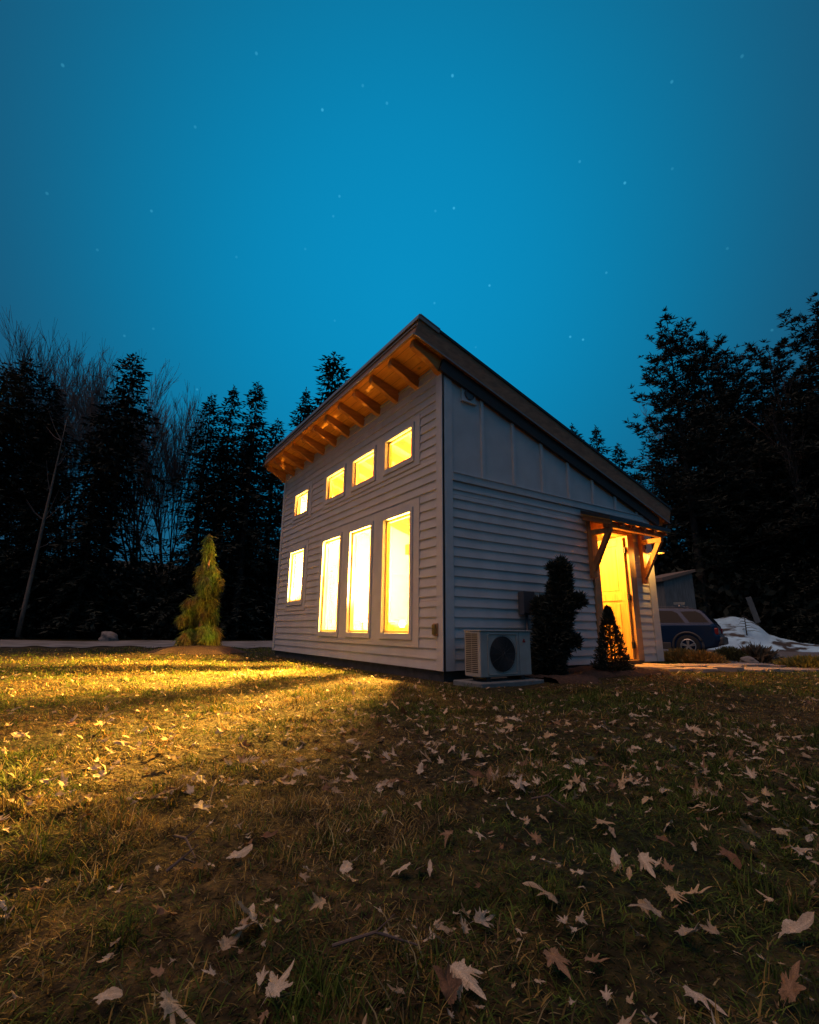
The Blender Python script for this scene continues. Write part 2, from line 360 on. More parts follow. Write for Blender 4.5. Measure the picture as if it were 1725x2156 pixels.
# partition that closes off the left rear room
m.box((-4.3, 2.6, .06), (-4.2, D-.16, 2.9))
m.box((-2.9, 2.75, .06), (-.16, 2.83, 2.19))
m.build('interior_wall', INNER, house)
m = MB(); m.box((-4.19, 2.25, 2.2), (-.16, D-.16, 2.3)); m.build('loft_floor', DECK, house)
m = MB(); m.box((-4.19, 2.16, 2.1), (-.16, 2.245, 2.32)); m.build('loft_beam', RAFT, house)
m = MB(); m.box((-W+.14, .14, 0), (-.14, D-.14, .055)); m.build('floor', FLOORW, house)
m = MB(); m.box((-W+.05, .05, -.4), (-.05, D-.05, -.006)); m.build('foundation', CONC, house)
# clapboards
def siding(f, s0, s1, ztop, obst, name='siding', E=.127, slope=None):
    m = MB(); k = 0
    while k*E < ztop:
        z0 = k*E-(0 if k else 0); z1 = min((k+1)*E, ztop)
        br = sorted({z0, z1, *[e for o in obst for e in o[2:4] if z0 < e < z1]})
        for a, b in zip(br, br[1:]):
            na_ = lambda z: .001-.019*(z-z0)/E
            iv = [(s0, s1)]
            for o in obst:
                if o[2] < (a+b)/2 < o[3]:
                    nv = []
                    for p, q in iv:
                        if o[0] > p: nv.append((p, min(q, o[0])))
                        if o[1] < q: nv.append((max(p, o[1]), q))
                        if o[0] >= q or o[1] <= p: nv = nv
                    iv = [t for t in nv if t[1]-t[0] > .001]
            for p, q in iv:
                # lap joints at random lengths keep boards from being one endless strip
                cuts = [p]; x = p+rnd.uniform(.9, 3.4)
                while x < q-.4: cuts.append(x); x += rnd.uniform(1.8, 3.6)
                cuts.append(q)
                for c0, c1 in zip(cuts, cuts[1:]):
                    d = rnd.uniform(-.0012, .0012); c1 -= .0015
                    m.hexa([f(c0, a-(.004 if a == z0 else 0), -.031), f(c1, a-(.004 if a == z0 else 0), -.031), f(c1, a-(.004 if a == z0 else 0), na_(a)+d), f(c0, a-(.004 if a == z0 else 0), na_(a)+d), f(c0, b-.004, -.031), f(c1, b-.004, -.031), f(c1, b-.004, na_(b)+d), f(c0, b-.004, na_(b)+d)])
        k += 1
    return m.build(name, PAINT, house)
obA = [(-3.87, -.51, .247, 2.252), (-3.87, -.51, 2.735, 3.495), (-5.63, -4.50, .83, 2.25), (-5.56, -4.48, 2.735, 3.495)]
siding(fa, -W+.118, -.12, 4.10, obA)
siding(fb, .172, 4.56, 2.40, [(3.0, 4.165, 0, 2.215)])
# corner boards
m = MB(); fbox(m, fa, -.118, .012, -.005, 4.1, -.031, .010); m.build('corner_board', PAINT2, house)
m = MB(); fbox(m, fb, .002, .17, -.005, 4, -.031, .012, ztop=lambda s: zd(s)-.03); m.build('corner_board', PAINT2, house)
m = MB(); fbox(m, fa, -W, -W+.115, -.005, 4.1, -.031, .010); m.build('corner_board', PAINT2, house)
m = MB(); fbox(m, fb, 4.562, D, -.005, 4, -.031, .012, ztop=lambda s: zd(s)-.03); m.build('corner_board', PAINT2, house)
# trim band, flat panels and battens of the gable
m = MB(); fbox(m, fb, .172, 4.56, 2.402, 2.503, -.031, .016); fbox(m, fb, .172, 4.56, 2.503, 2.515, -.031, .03); m.build('trim_band', PAINT2, house)
m = MB(); fbox(m, fb, .172, 4.56, 2.516, 4, -.031, -.006, ztop=lambda s: zd(s)-.03); m.build('gable_panel', PAINT, house)
for k in range(7):
    s = .713+.61*k
    m = MB(); fbox(m, fb, s-.024, s+.024, 2.516, 4, -.006, .026, ztop=lambda q: zd(q)-.03); m.build('batten', PAINT2, house)
# flat trim around the window groups
def flat(o, gl, name='window_trim'):
    m = MB(); n1 = .007; g = .004
    holed(m, fa, o[0]+.002, o[1]-.002, o[2]+.002, o[3]-.002, -.031, n1, [(a-.066, b+.066, c-.088, d+.062) for a, b, c, d in gl])
    m.build(name, PAINT2, house)
flat(obA[0], wins[0:3]); flat(obA[1], wins[4:7]); flat(obA[2], wins[3:4]); flat(obA[3], wins[7:8])
for (a, b, c, d) in wins:
    m = MB()
    def ring(s0, s1, z0, z1, t, tb, n0, n1):
        fbox(m, fa, s0-t, s0, z0-tb, z1+t, n0, n1); fbox(m, fa, s1, s1+t, z0-tb, z1+t, n0, n1)
        fbox(m, fa, s0, s1, z1, z1+t, n0, n1); fbox(m, fa, s0, s1, z0-tb, z0, n0, n1)
    ring(a, b, c, d, .06, .082, -.03, .026)
    ring(a+.003, b-.003, c+.003, d-.003, -.001, -.001, -.165, -.031) if False else None
    wo = m.build('window', VINYL if False else PAINT2, house, bevel=.003)
    m = MB(); t = .034
    for (p, q, r_, s_) in [(a, a+t, c, d), (b-t, b, c, d), (a+t, b-t, d-t, d), (a+t, b-t, c, c+t)]: fbox(m, fa, p, q, r_, s_, -.075, -.032)
    for (p, q, r_, s_) in [(a-.012, a, c, d), (b, b+.012, c, d), (a-.012, b+.012, d, d+.012), (a-.012, b+.012, c-.012, c)]: fbox(m, fa, p, q, r_, s_, -.105, -.0325)
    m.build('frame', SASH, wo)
    m = MB(); fbox(m, fa, a+t, b-t, c+t, d-t, -.056, -.052); m.build('pane', GLASS, wo)

# roof: insulated slab, deck, rafters
def yz(y, dn):     # point on deck plane plus perpendicular offset dn
    L_ = math.hypot(1, .3092); return (y+.3092/L_*dn, zd(y)+dn/L_)
xl, xr = -6.40, .10; ya, yb = -.515, 5.31
def slab(m, x0, x1, y0, y1, n0, n1):
    p = [yz(y0, n0), yz(y1, n0), yz(y1, n1), yz(y0, n1)]
    m.prism([(0, *q) for q in p], (x0, 0, 0), (x1, 0, 0))
m = MB(); slab(m, xl+.03, xr-.03, ya+.02, yb-.02, 0, .03); m.build('soffit', DECK, house)
m = MB(); slab(m, xl+.03, xr-.03, ya+.02, yb-.02, .032, .285); roof = m.build('roof', METAL, house)
m = MB(); slab(m, xl-.012, xr+.022, ya-.012, yb+.02, .287, .300)
k = xl+.2
while k < xr-.1:
    slab(m, k-.012, k+.012, ya-.005, yb+.01, .3, .325); k += .405
m.build('standing_seam', METAL, roof)
m = MB(); slab(m, xr-.028, xr, ya, yb, -.03, .285); m.build('fascia', FASC, roof)
m = MB(); slab(m, xl, xl+.028, ya, yb, -.03, .285); m.build('fascia', FASC, roof)
m = MB(); slab(m, xl+.03, xr-.03, ya-.004, ya+.018, -.03, .285); m.build('fascia', FASC, roof)
m = MB(); slab(m, xl+.03, xr-.03, yb-.018, yb, -.03, .285); m.build('fascia', FASC, roof)
m = MB(); slab(m, xr+.001, xr+.012, ya-.006, yb+.006, -.036, -.012); slab(m, xl, xr+.0005, ya-.018, ya-.006, -.036, -.012)
m.build('fascia_trim', DRIP, roof)
m = MB(); slab(m, xl-.01, xr+.0205, ya-.03, ya-.0125, .215, .302); slab(m, xl, xr, ya-.022, ya-.006, .12, .135); slab(m, xr+.001, xr+.0203, ya-.0125, ya+.32, .235, .318); m.build('drip_edge', DRIP, roof)
m = MB(); slab(m, xr+.001, xr+.018, ya+.32, yb+.02, .265, .2865); m.build('drip_edge', METAL, roof)
NR = 12
for k in range(NR):
    x = -.038-(W-.07)/(NR-1)*k
    dep = .225 if k in (0, NR-1) else .185
    prof = [(-.455, 0), (-.455, -.08), (-.435, -.115), (-.39, -.125), (-.33, -.128), (-.25, -.138), (-.17, -.155), (-.09, -.175), (0, -dep)]
    y1 = 5.26; pts = [yz(y, n-.001) for y, n in prof]+[yz(4.758, -dep), yz(4.9, -.15), yz(5.05, -.12), yz(5.22, -.10), yz(y1, -.075), yz(y1, -.001)]
    m = MB(); m.prism([(0, *q) for q in pts], (x-.043, 0, 0), (x+.043, 0, 0)); m.build('rafter', RAFT, house, bevel=.004)
# end rafter face toward the side yard, eave shade put into its colour
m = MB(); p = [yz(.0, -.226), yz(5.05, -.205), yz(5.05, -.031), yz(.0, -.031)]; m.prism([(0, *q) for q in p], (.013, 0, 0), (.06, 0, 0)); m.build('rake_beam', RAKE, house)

# door, frame, casing
m = MB(); y0, y1, z0, z1 = door
holed(m, fb, 3.006, 4.16, .0, 2.212, -.031, .024, [(y0, y1, .03, z1)]); dfr = m.build('door_frame', CASE, house, bevel=.004)
m = MB(); fbox(m, fb, 2.98, 4.185, 2.214, 2.245, -.03, .04); m.build('head_trim', CASE, dfr)
m = MB()
for (p, q, r_, s_) in [(y0-.028, y0, .03, z1), (y1, y1+.028, .03, z1), (y0-.028, y1+.028, z1, z1+.028)]: fbox(m, fb, p, q, r_, s_, -.17, -.032)
m.build('jamb', DOORW, dfr)
m = MB(); fbox(m, fb, y0-.05, y1+.05, -.045, .026, -.17, .075); m.build('threshold', BLACK, dfr)
# the leaf stands open into the room, hinged on the far jamb
dl = bpy.data.objects.new('door', None); C.objects.link(dl); dl.parent = house; dl.location = (-.035, y1-.012, .04); dl.rotation_euler = (0, 0, R(-4))
def leafbox(m, a, b, c, d, n0=-.02, n1=.02): m.box((-b, n0-.02, c), (-a, n1-.02, d))
m = MB(); H = 2.02; WD = .81
for q in [(0, .115, 0, H), (WD-.115, WD, 0, H), (.115, WD-.115, H-.13, H), (.115, WD-.115, 0, .24), (.115, WD-.115, .95, 1.07)]: leafbox(m, *q)
m.build('door_frame_rails', DOORW, dl, bevel=.004).name = 'stile'
for zz in [(.24, .95), (1.07, H-.13)]:
    m = MB(); leafbox(m, .115, WD-.115, *zz, -.003, .003); leafbox(m, .165, WD-.165, zz[0]+.05, zz[1]-.05, -.013, .013); m.build('panel', DOORW, dl, bevel=.003)
for hz in (.22, 1.0, 1.8):
    m = MB(); m.box((-.004, -.046, hz-.05), (.03, .004, hz+.05)); m.tube([(.008, -.046, hz-.055), (.008, -.046, hz+.055)], .009, 8); m.build('hinge', BLACK, dl)
m = MB(); m.tube([(-WD+.06, -.04, .98), (-WD+.06, -.09, .98)], .011, 10); m.tube([(-WD+.06, -.085, .98), (-WD+.17, -.085, .98)], .009, 8); m.tube([(-WD+.06, -.038, .98), (-WD+.06, -.046, .98)], .028, 14); m.build('handle', BLACK, dl)

# entry canopy
m = MB(); cy0, cy1 = 2.76, 4.47
cz = lambda x: 2.372-.36*x
m.prism([(0.032, 0, cz(0.03)), (.54, 0, cz(.54)), (.54, 0, cz(.54)-.055), (.032, 0, cz(.03)-.055)], (0, cy0, 0), (0, cy1, 0)); can = m.build('canopy', METAL, house)
m = MB(); m.prism([(0.03, 0, cz(0.03)-.057), (.53, 0, cz(.53)-.057), (.53, 0, cz(.53)-.075), (.03, 0, cz(.03)-.075)], (0, cy0+.01, 0), (0, cy1-.01, 0)); m.build('soffit', DECK, can)
for yy in (2.80, 3.12, 3.42, 3.72, 4.02, 4.34):
    m = MB(); m.prism([(.03, 0, cz(.03)-.076), (.52, 0, cz(.52)-.076), (.52, 0, cz(.52)-.13), (.03, 0, cz(.03)-.16)], (0, yy, 0), (0, yy+.045, 0)); m.build('rafter', TIMB, can, bevel=.003)
m = MB(); m.box((.36, 2.84, 2.035), (.45, 4.40, 2.125)); m.build('beam', TIMB, can, bevel=.006)
for yy in (2.885, 4.30):
    m = MB(); m.box((.026, yy, 1.28), (.10, yy+.085, 2.25)); m.box((.10, yy+.002, 1.955), (.44, yy+.083, 2.034))
    m.beam((.075, yy+.0425, 1.40), (.40, yy+.0425, 1.99), .08, .07, (0, 1, 0)); m.build('bracket', TIMB, can, bevel=.005)
# vent near the roof
m = MB(); fbox(m, fb, .345, .60, 3.60, 3.83, -.006, .018); fbox(m, fb, .335, .61, 3.585, 3.60, -.006, .035); ve = m.build('vent', PAINT2, house, bevel=.003)
m = MB(); m.tube([(.018, .475, 3.715), (.05, .475, 3.71)], [.085, .08], 24, cap=False); m.tube([(.03, .475, 3.715), (.032, .475, 3.715)], .078, 24); m.build('vent_hood', GREYM, ve)

# ------------------------------------------------------------------ wall fixtures
t = thing('outdoor_outlet', 'small weathered outlet box with bubble cover low on the corner of the window wall', 'outlet', (-.062, -.01, .40))
m = MB(); m.box((-.105, -.02, 0), (-.015, 0, .15)); m.build('box', CASE, t, bevel=.004)
m = MB(); m.box((-.093, -.05, .012), (-.027, -.021, .138)); m.build('cover', mat('smoky brass cover', (.22, .17, .06), .25, .3), t, bevel=.01)
t = thing('utility_box', 'dark grey electrical disconnect box with conduit on the side wall above the heat pump', 'electrical box', (.014, 1.385, .68))
m = MB(); m.box((0, -.105, 0), (.10, .105, .31)); m.build('box', GREYM, t, bevel=.008)
m = MB(); m.box((.1, -.112, .02), (.112, .112, .318)); m.build('lid', GREYM, t, bevel=.006)
m = MB(); m.tube([(.05, 0, 0), (.05, 0, -.45), (.055, -.03, -.60), (.14, -.06, -.66)], .018, 10); m.build('conduit', GREYM, t, smooth=True)
t = thing('wall_lamp', 'gooseneck barn lamp with a lit saucer shade right of the entry door', 'wall lamp', (.0, 4.475, 1.95))
m = MB(); m.tube([(.014, 0, 0), (.04, 0, 0)], [.075, .06], 20); m.build('backplate', BLACK, t, smooth=False)
m = MB(); m.tube([(.04, 0, 0), (.10, 0, .06), (.17, 0, .08), (.225, 0, .04), (.24, 0, -.06)], .011, 10); m.build('arm', BLACK, t, smooth=True)
m = MB(); pr = [(.03, -.05), (.035, -.09), (.07, -.11), (.115, -.135), (.132, -.152), (.128, -.154), (.06, -.12), (.028, -.10)]
n = 32
vs = [(.24+r*math.cos(2*PI*k/n), r*math.sin(2*PI*k/n), z) for r, z in pr for k in range(n)]
m.add(vs, [(i*n+k, i*n+(k+1) % n, (i+1)*n+(k+1) % n, (i+1)*n+k) for i in range(len(pr)-1) for k in range(n)]+[tuple(range(n))])
m.build('shade', mat('lamp enamel', (.25, .16, .09), .4), t, smooth=True)
m = MB(); m.tube([(.24, 0, -.105), (.24, 0, -.125), (.24, 0, -.145)], [.018, .026, .014], 14); m.build('bulb', mat('small warm bulb', (1, .8, .5), .5, emit=((1, .5, .12), 2)), t, smooth=True)

# ------------------------------------------------------------------ heat pump
t = thing('heat_pump', 'off-white outdoor heat pump unit with round fan grille beside the corner of the house', 'heat pump', (.33, .055, -.03))
m = MB(); m.box((0, 0, 0), (.27, .80, .492)); body = m.build('casing', ACP, t, bevel=.012)
m = MB(); m.box((-.01, -.008, .493), (.285, .808, .506)); m.build('lid', ACP, t, bevel=.005)
m = MB()
for c in range(2):
    for k in range(21):
        z = .045+k*.0205; y = -.0035
        m.box((.025+c*.105, -.002, z), (.12+c*.105, .003, z+.0115))
m.build('side_louvre', BLACK, t)
m = MB(); m.tube([(.271, .335, .245), (.276, .335, .245)], .195, 48); m.build('fan_opening', BLACK, t)
m = MB()
for r_ in np.linspace(.025, .205, 12):
    pts = [(.283+.006*(1-(r_/.2)**2), .335+r_*math.cos(a), .245+r_*math.sin(a)) for a in np.linspace(0, 2*PI, 41)]
    m.tube(pts, .0016, 4, cap=False)
for a in np.linspace(0, PI, 7)[:-1]:
    m.tube([(.28, .335+.205*math.cos(a), .245+.205*math.sin(a)), (.292, .335, .245), (.28, .335-.205*math.cos(a), .245-.205*math.sin(a))], .002, 4)
m.build('fan_grille', mat('dark grille', (.05, .05, .05), .5), t)
m = MB(); pts = []
for (cx, cz_, a0) in [(.335+.20, .245+.20, 0), (.335-.20, .245+.20, 90), (.335-.20, .245-.20, 180), (.335+.20, .245-.20, 270)]:
    for a in np.linspace(a0, a0+90, 6): pts.append((.275, cx+.025*math.cos(R(a)), cz_+.018*math.sin(R(a))))
pts.append(pts[0]); m.tube(pts, .006, 6, cap=False); m.build('grille_ring', ACP, t, smooth=True)
m = MB()
def rh(cy, cz_, a):
    s1, s2 = .026, .0145; ca, sa = math.cos(R(a)), math.sin(R(a)); q = [(0, 0), (s1/2*1.0, s2), (s1, 0), (s1/2, -s2)]
    m.prism([(.272, cy+(x*ca-y*sa), cz_+(x*sa+y*ca)) for x, y in q], (0, 0, 0), (.003, 0, 0))
for a in (90, 210, 330): rh(.685, .385, a)
m.build('logo', RED, t)
m = MB(); m.tube([(.06, .802, .12), (.06, .86, .12), (.0, .90, .15), (-.29, .90, .2)], .016, 8); m.build('pipe', BLACK, t, smooth=True)
m = MB(); m.box((.268, .60, .012), (.2725, .603, .485)); m.build('panel_seam', GREYM, t)
for yy in (.1, .64):
    m = MB(); m.box((.02, yy, -.045), (.25, yy+.06, -.001)); m.build('foot', BLACK, t)
t = MB(); t.box((.22, -.03, -.24), (.70, .95, -.078)); tag(t.build('equipment_pad', mat('grey pad', (.20, .22, .22), .8, noise=(8, 5, (1, 1, 1))), bevel=.01), 'flat grey equipment pad on the ground under the heat pump', 'pad')

# ------------------------------------------------------------------ room contents and lamps
def sofa(x, y, rz, label, w=1.7):
    t = thing('sofa', label, 'sofa', (x, y, .055), rz)
    m = MB(); m.box((-w/2, -.4, .12), (w/2, .4, .42)); m.build('seat', FABR, t, bevel=.06)
    m = MB(); m.box((-w/2, -.42, .3), (w/2, -.22, .56)); m.build('backrest', FABR, t, bevel=.08)
    for s in (-1, 1):
        m = MB(); m.box((s*w/2-.09, -.4, .1), (s*w/2+.09, .4, .52)); m.build('armrest', FABR, t, bevel=.06)
sofa(-1.2, 1.15, 0, 'mustard sofa with its back to the rightmost tall windows', 1.5)
sofa(-2.75, 1.1, 0, 'mustard armchair inside between the middle and leftmost tall windows', .75)
def light(name, loc, power, r=.05, col=(1, .485, .07), aim=None, cone=130):
    l = bpy.data.lights.new(name, 'SPOT' if aim else 'POINT'); l.energy = power; l.shadow_soft_size = r; l.color = col
    o = bpy.data.objects.new(name, l); C.objects.link(o); o.location = loc
    if aim: l.spot_size = R(cone); l.spot_blend = .5; o.rotation_euler = (-Vector(aim)).to_track_quat('Z', 'Y').to_euler()
    return o
def pendant(x, y, z, power, label, aim=None, cone=130, r=.05):
    t = thing('pendant_lamp', label, 'pendant lamp', (x, y, z), 0, 'lamps lighting the room')
    m = MB(); m.tube([(0, 0, .05), (0, 0, zd(y)-z-.01)], .006, 6); m.build('cord', BLACK, t)
    m = MB(); m.tube([(0, 0, -.05), (0, 0, 0), (0, 0, .05)], [.03, .05, .03], 16); m.build('bulb', BULB, t, smooth=True)
    light('bulb_light', (x, y, z-.12), power, r, aim=aim, cone=cone); return t
def unseen_floorlamp(x, y, h, power, label, aim=None, cone=140):
    t = thing('unseen_floor_lamp', label, 'floor lamp', (x, y, .055), 0, 'lamps lighting the room')
    m = MB(); m.tube([(0, 0, 0), (0, 0, .02)], .13, 24); m.build('base', BLACK, t)
    m = MB(); m.tube([(0, 0, .02), (0, 0, h-.05)], .01, 8); m.build('pole', BLACK, t)
    m = MB(); m.tube([(0, 0, h-.05), (0, 0, h), (0, 0, h+.05)], [.035, .05, .03], 16); m.build('bulb', BULB, t, smooth=True)
    light('bulb_light', (x, y, h+.055+.12), power, .05, aim=aim, cone=cone)
unseen_floorlamp(-1.85, .60, .50, 26000, 'low unseen spot lamp behind the middle tall window', (.1, -.6, 1.1), 140)  # unseen spot, cone and aim shaped to light the soffit
unseen_floorlamp(-3.55, .80, .60, 5200, 'low unseen spot lamp behind the leftmost of the three tall windows', (-.15, -1, .8), 135)  # unseen spot, aimed out to reach the soffit and cypress
unseen_floorlamp(-4.95, .58, .50, 20000, 'low unseen spot lamp behind the single square window', (0, -.6, 1), 140)  # unseen spot shaped to light the left part of the soffit
pendant(-2.35, 1.5, 2.75, 46000, 'pendant lamp over the middle of the room, aimed at the windows', (0, -1, -.85), 115, .24)
pendant(-4.25, 1.25, 2.75, 14000, 'added fill spot near the left end of the room, aimed at the windows', (.1, -1, -.85), 115, .24)  # added fill spot, breaks up the wall shadow across the lit lawn
pendant(-5.55, .42, 3.22, 350, 'bare bulb close behind the leftmost small upper window')
unseen_floorlamp(-1.7, 2.2, 1.35, 3500, 'tall added bulb lamp whitening the partition')  # unseen lamp added to make the partition bright
unseen_floorlamp(-3.95, 2.2, 1.35, 15000, 'tall added spot lamp whitening the left end wall of the room', (-1, -.15, -.05), 150)  # unseen spot added to turn the left end wall white
pendant(-.40, 3.28, 2.1, 290, 'bare bulb hanging inside near the open entry door')
light('wall_lamp_light', (.24, 4.475, 1.775), 22, .03)

# ------------------------------------------------------------------ plants
def bez(p0, p1, n=5): return [tuple(np.array(p0)*(1-t)+np.array(p1)*t) for t in np.linspace(0, 1, n)]
def trunk_mesh(H, r0, lean=(0, 0), n=8, m=BARK, wob=.01):
    mb = MB(); pts = []; rs = []
    for t in np.linspace(0, 1, 9):
        pts.append((lean[0]*t+rnd.uniform(-wob, wob)*H*.3, lean[1]*t+rnd.uniform(-wob, wob)*H*.3, H*t)); rs.append(max(.012, r0*(1-t)**.9))
    mb.tube(pts, rs, n); return mb.mesh('trunk', m, smooth=True)
def conifer(H, Rm, z0=.05, step=.36, droop=.25, per=6, leaf=.34, wid=.13, prof=.8, gap=.22, m=FOL, seedv=1, tail=.0, irregular=.25):
    r_ = np.random.default_rng(seedv); Ps = []; Ds = []; Ls = []; mb_pts = []; z = z0*H
    bm_ = MB()
    while z < H*.985:
        f = (z-z0*H)/(H*(1-z0)); Rz = Rm*((1-f)**prof)*(.8+.2*math.sin(z*2.1+seedv)); n = max(4, int(per*(1 if f < .8 else .8)))
        a0 = r_.uniform(0, 6.28)
        for k in range(n):
            a = a0+2*PI*k/n+r_.uniform(-.3, .3); Lb = max(.12, Rz*(1-irregular+r_.uniform(0, 2*irregular)*.9)); d = np.array([math.cos(a), math.sin(a), 0]); s = np.array([-d[1], d[0], 0])
            upk = .28*(f-.35)+r_.uniform(-.08, .08); zz = z+r_.uniform(-.5, .5)*step
            nn = max(2, int(Lb/gap)); ts = (np.arange(nn)+r_.uniform(.3, .9, nn))/nn
            for tt in ts:
                p = d*Lb*tt+np.array([0, 0, zz+Lb*(upk*tt-droop*tt*tt+tail*tt**3)])
                for sg in (-1, 1):
                    dv = d*.65+s*sg*r_.uniform(.5, 1.1)+np.array([0, 0, r_.uniform(-.45, .12)]); Ps.append(p+r_.normal(0, .02, 3)); Ds.append(dv); Ls.append(leaf*(1.15-.55*tt)*r_.uniform(.6, 1.3)*min(1, .35+Lb))
                if r_.random() < .5: Ps.append(p); Ds.append(d*.4+np.array([0, 0, -.8])+r_.normal(0, .2, 3)); Ls.append(leaf*.6)
            Ps.append(d*Lb*.93+np.array([0, 0, zz+Lb*(upk-droop+tail)*.93])); Ds.append(d+np.array([0, 0, .1])); Ls.append(leaf*.8*min(1, .4+Lb))
        z += step*(1.1-.55*f)*r_.uniform(.8, 1.25)
    # leader
    for k in range(10): Ps.append(np.array([0, 0, H*(.965+.0035*k)])); Ds.append(np.array([math.cos(k*2.4)*.5, math.sin(k*2.4)*.5, .6])); Ls.append(leaf*.35)
    P = np.array(Ps); Dv = unit(np.array(Ds)); Lf = np.array(Ls)
    Nn = np.array([0, 0, 1.])+r_.normal(0, .35, P.shape)
    V, F = sprays(P, Dv, Lf, np.minimum(wid, Lf*.45), Nn); return npmesh('crown', V, F, m)
def pine(H, Rm, seedv, m=FOL2, z0=.3, nb=70, tuft=.34, side=None):
    """white pine: upswept limbs with tufts of needles, open irregular outline"""
    r_ = np.random.default_rng(seedv); Ps = []; Ds = []; Ls = []; limbs = MB()
    for b in range(nb):
        f = (b+r_.random())/nb; z = H*(z0+(1-z0)*f*.97); a = b*2.4+r_.uniform(-.5, .5)
        Lb = Rm*(1-f*.76)*r_.uniform(.45, 1.15)*(.6+.4*math.sin(min(1, f*4)*PI/2)); d = np.array([math.cos(a), math.sin(a), 0])
        up = r_.uniform(.0, .35)+.5*f; p0 = np.array([0, 0, z])
        path = [p0+d*Lb*t+np.array([0, 0, Lb*(up*t*t-.08*t)]) for t in (0, .35, .7, 1)]
        limbs.tube([tuple(q) for q in path], [.05*(1-f*.6), .04*(1-f*.6), .022, .01], 4, cap=False)
        nt = max(4, int(Lb*7.5))
        for q in range(nt):
            t = r_.uniform(.25, 1.03); c = p0+d*Lb*t+np.array([0, 0, Lb*(up*t*t-.08*t)])+np.array([-d[1], d[0], 0])*r_.normal(0, .17)*Lb*(.35+t*.5)+np.array([0, 0, r_.uniform(-.05, .35)])
            tr = tuft*r_.uniform(.6, 1.25)
            dv = r_.normal(0, 1, (11, 3)); dv[:, 2] = np.abs(dv[:, 2])*.7-.15; dv += d*.5
            for v in dv: Ps.append(c); Ds.append(v); Ls.append(tr*r_.uniform(.6, 1.1))
    P = np.array(Ps); Dv = unit(np.array(Ds)); Lf = np.array(Ls); V, F = sprays(P, Dv, Lf, .075)
    return npmesh('crown', V, F, m), limbs.mesh('limbs', BARK)
def bare(H, seedv, spread=.32, r0=.09, stems=1, m=TWIGM, minr=.007, levels=5):
    r_ = random.Random(seedv); mb = MB()
    def grow(p, d, L_, r, lv):
        n = 3 if lv > 1 else 5; pts = [p]; rs = [r]; dd = d.copy()
        for i in range(n):
            dd = (dd+Vector((r_.gauss(0, .07), r_.gauss(0, .07), .05+r_.gauss(0, .04)))).normalized(); p = p+dd*L_/n; pts.append(p); rs.append(max(minr*.6, r*(1-.55*(i+1)/n)))
        mb.tube(pts, rs, 4 if lv > 0 else 6, cap=False)
        if lv >= levels: return
        nc = (7, 5, 5, 4, 3)[min(lv, 4)]
        for k in range(nc):
            t = r_.uniform(.3, 1) if lv else r_.uniform(.35, 1); i = min(n-1, int(t*n)); q = pts[i].lerp(pts[i+1], t*n-i)
            a = r_.uniform(0, 2*PI); sp = r_.uniform(.55, 1.5)*spread*(1.2 if lv else .9)
            nd = (dd+Vector((math.cos(a)*sp, math.sin(a)*sp, .10))).normalized(); grow(q, nd, L_*r_.uniform(.42, .62), max(minr, rs[i]*.55), lv+1)
        grow(pts[-1], dd, L_*.55, max(minr, rs[-1]), lv+1)
    for s in range(stems):
        a = r_.uniform(0, 2*PI); k = .0 if stems == 1 else r_.uniform(.05, .22)
        grow(Vector((r_.uniform(-.2, .2)*(stems > 1), r_.uniform(-.2, .2)*(stems > 1), 0)), Vector((math.cos(a)*k, math.sin(a)*k, 1)).normalized(), H*.52, r0*r_.uniform(.7, 1), 0)
    return mb.mesh('branches', m)

def plant(name, crown, trunk, u, vt, d, Hm, label, cat, group=None, rz=None, extra=None, xy=None, sxy=1.0):
    """stand a tree of model height Hm where its tip is seen at (u, vt) from the tripod, d metres away"""
    tip = at(u, vt, d); z = float(gh(tip[0], tip[1]))-.1; Hm = max(v.co.z for v in (crown or trunk).vertices); s = (tip[2]-z)/Hm
    t = thing(name, label, cat, (tip[0], tip[1], z), rnd.uniform(0, 6.28) if rz is None else rz, group); t.scale = (s*sxy, s*sxy, s)
    if crown: link('crown', crown, t)
    if trunk: link('trunk', trunk, t)
    if extra: link('limb', extra, t)
    return t
sprA = conifer(15, 4.0, .06, .42, .30, 8, .48, .13, .80, .21, seedv=3)
sprB = conifer(15, 3.7, .05, .40, .22, 8, .46, .13, .85, .21, seedv=5)
sprC = conifer(15, 4.1, .04, .44, .42, 8, .5, .14, .66, .20, seedv=9, tail=.1)
sprD = conifer(15, 4.2, .03, .38, .36, 8, .48, .14, .7, .20, seedv=21)
tr15 = trunk_mesh(14.9, .22)
pA, lA = pine(19, 4.6, 4, z0=.35, nb=105, tuft=.38); pB, lB = pine(19, 4.9, 8, z0=.16, nb=130, tuft=.40); pC, lC = pine(19, 4.4, 15, z0=.1, nb=130, tuft=.4)
tr19 = trunk_mesh(18.8, .26)
bA = bare(15, 2, .34, .12, minr=.009, levels=4); bB = bare(15, 6, .28, .11, stems=3, minr=.009, levels=4); bC = bare(15, 13, .38, .12, minr=.009, levels=4)

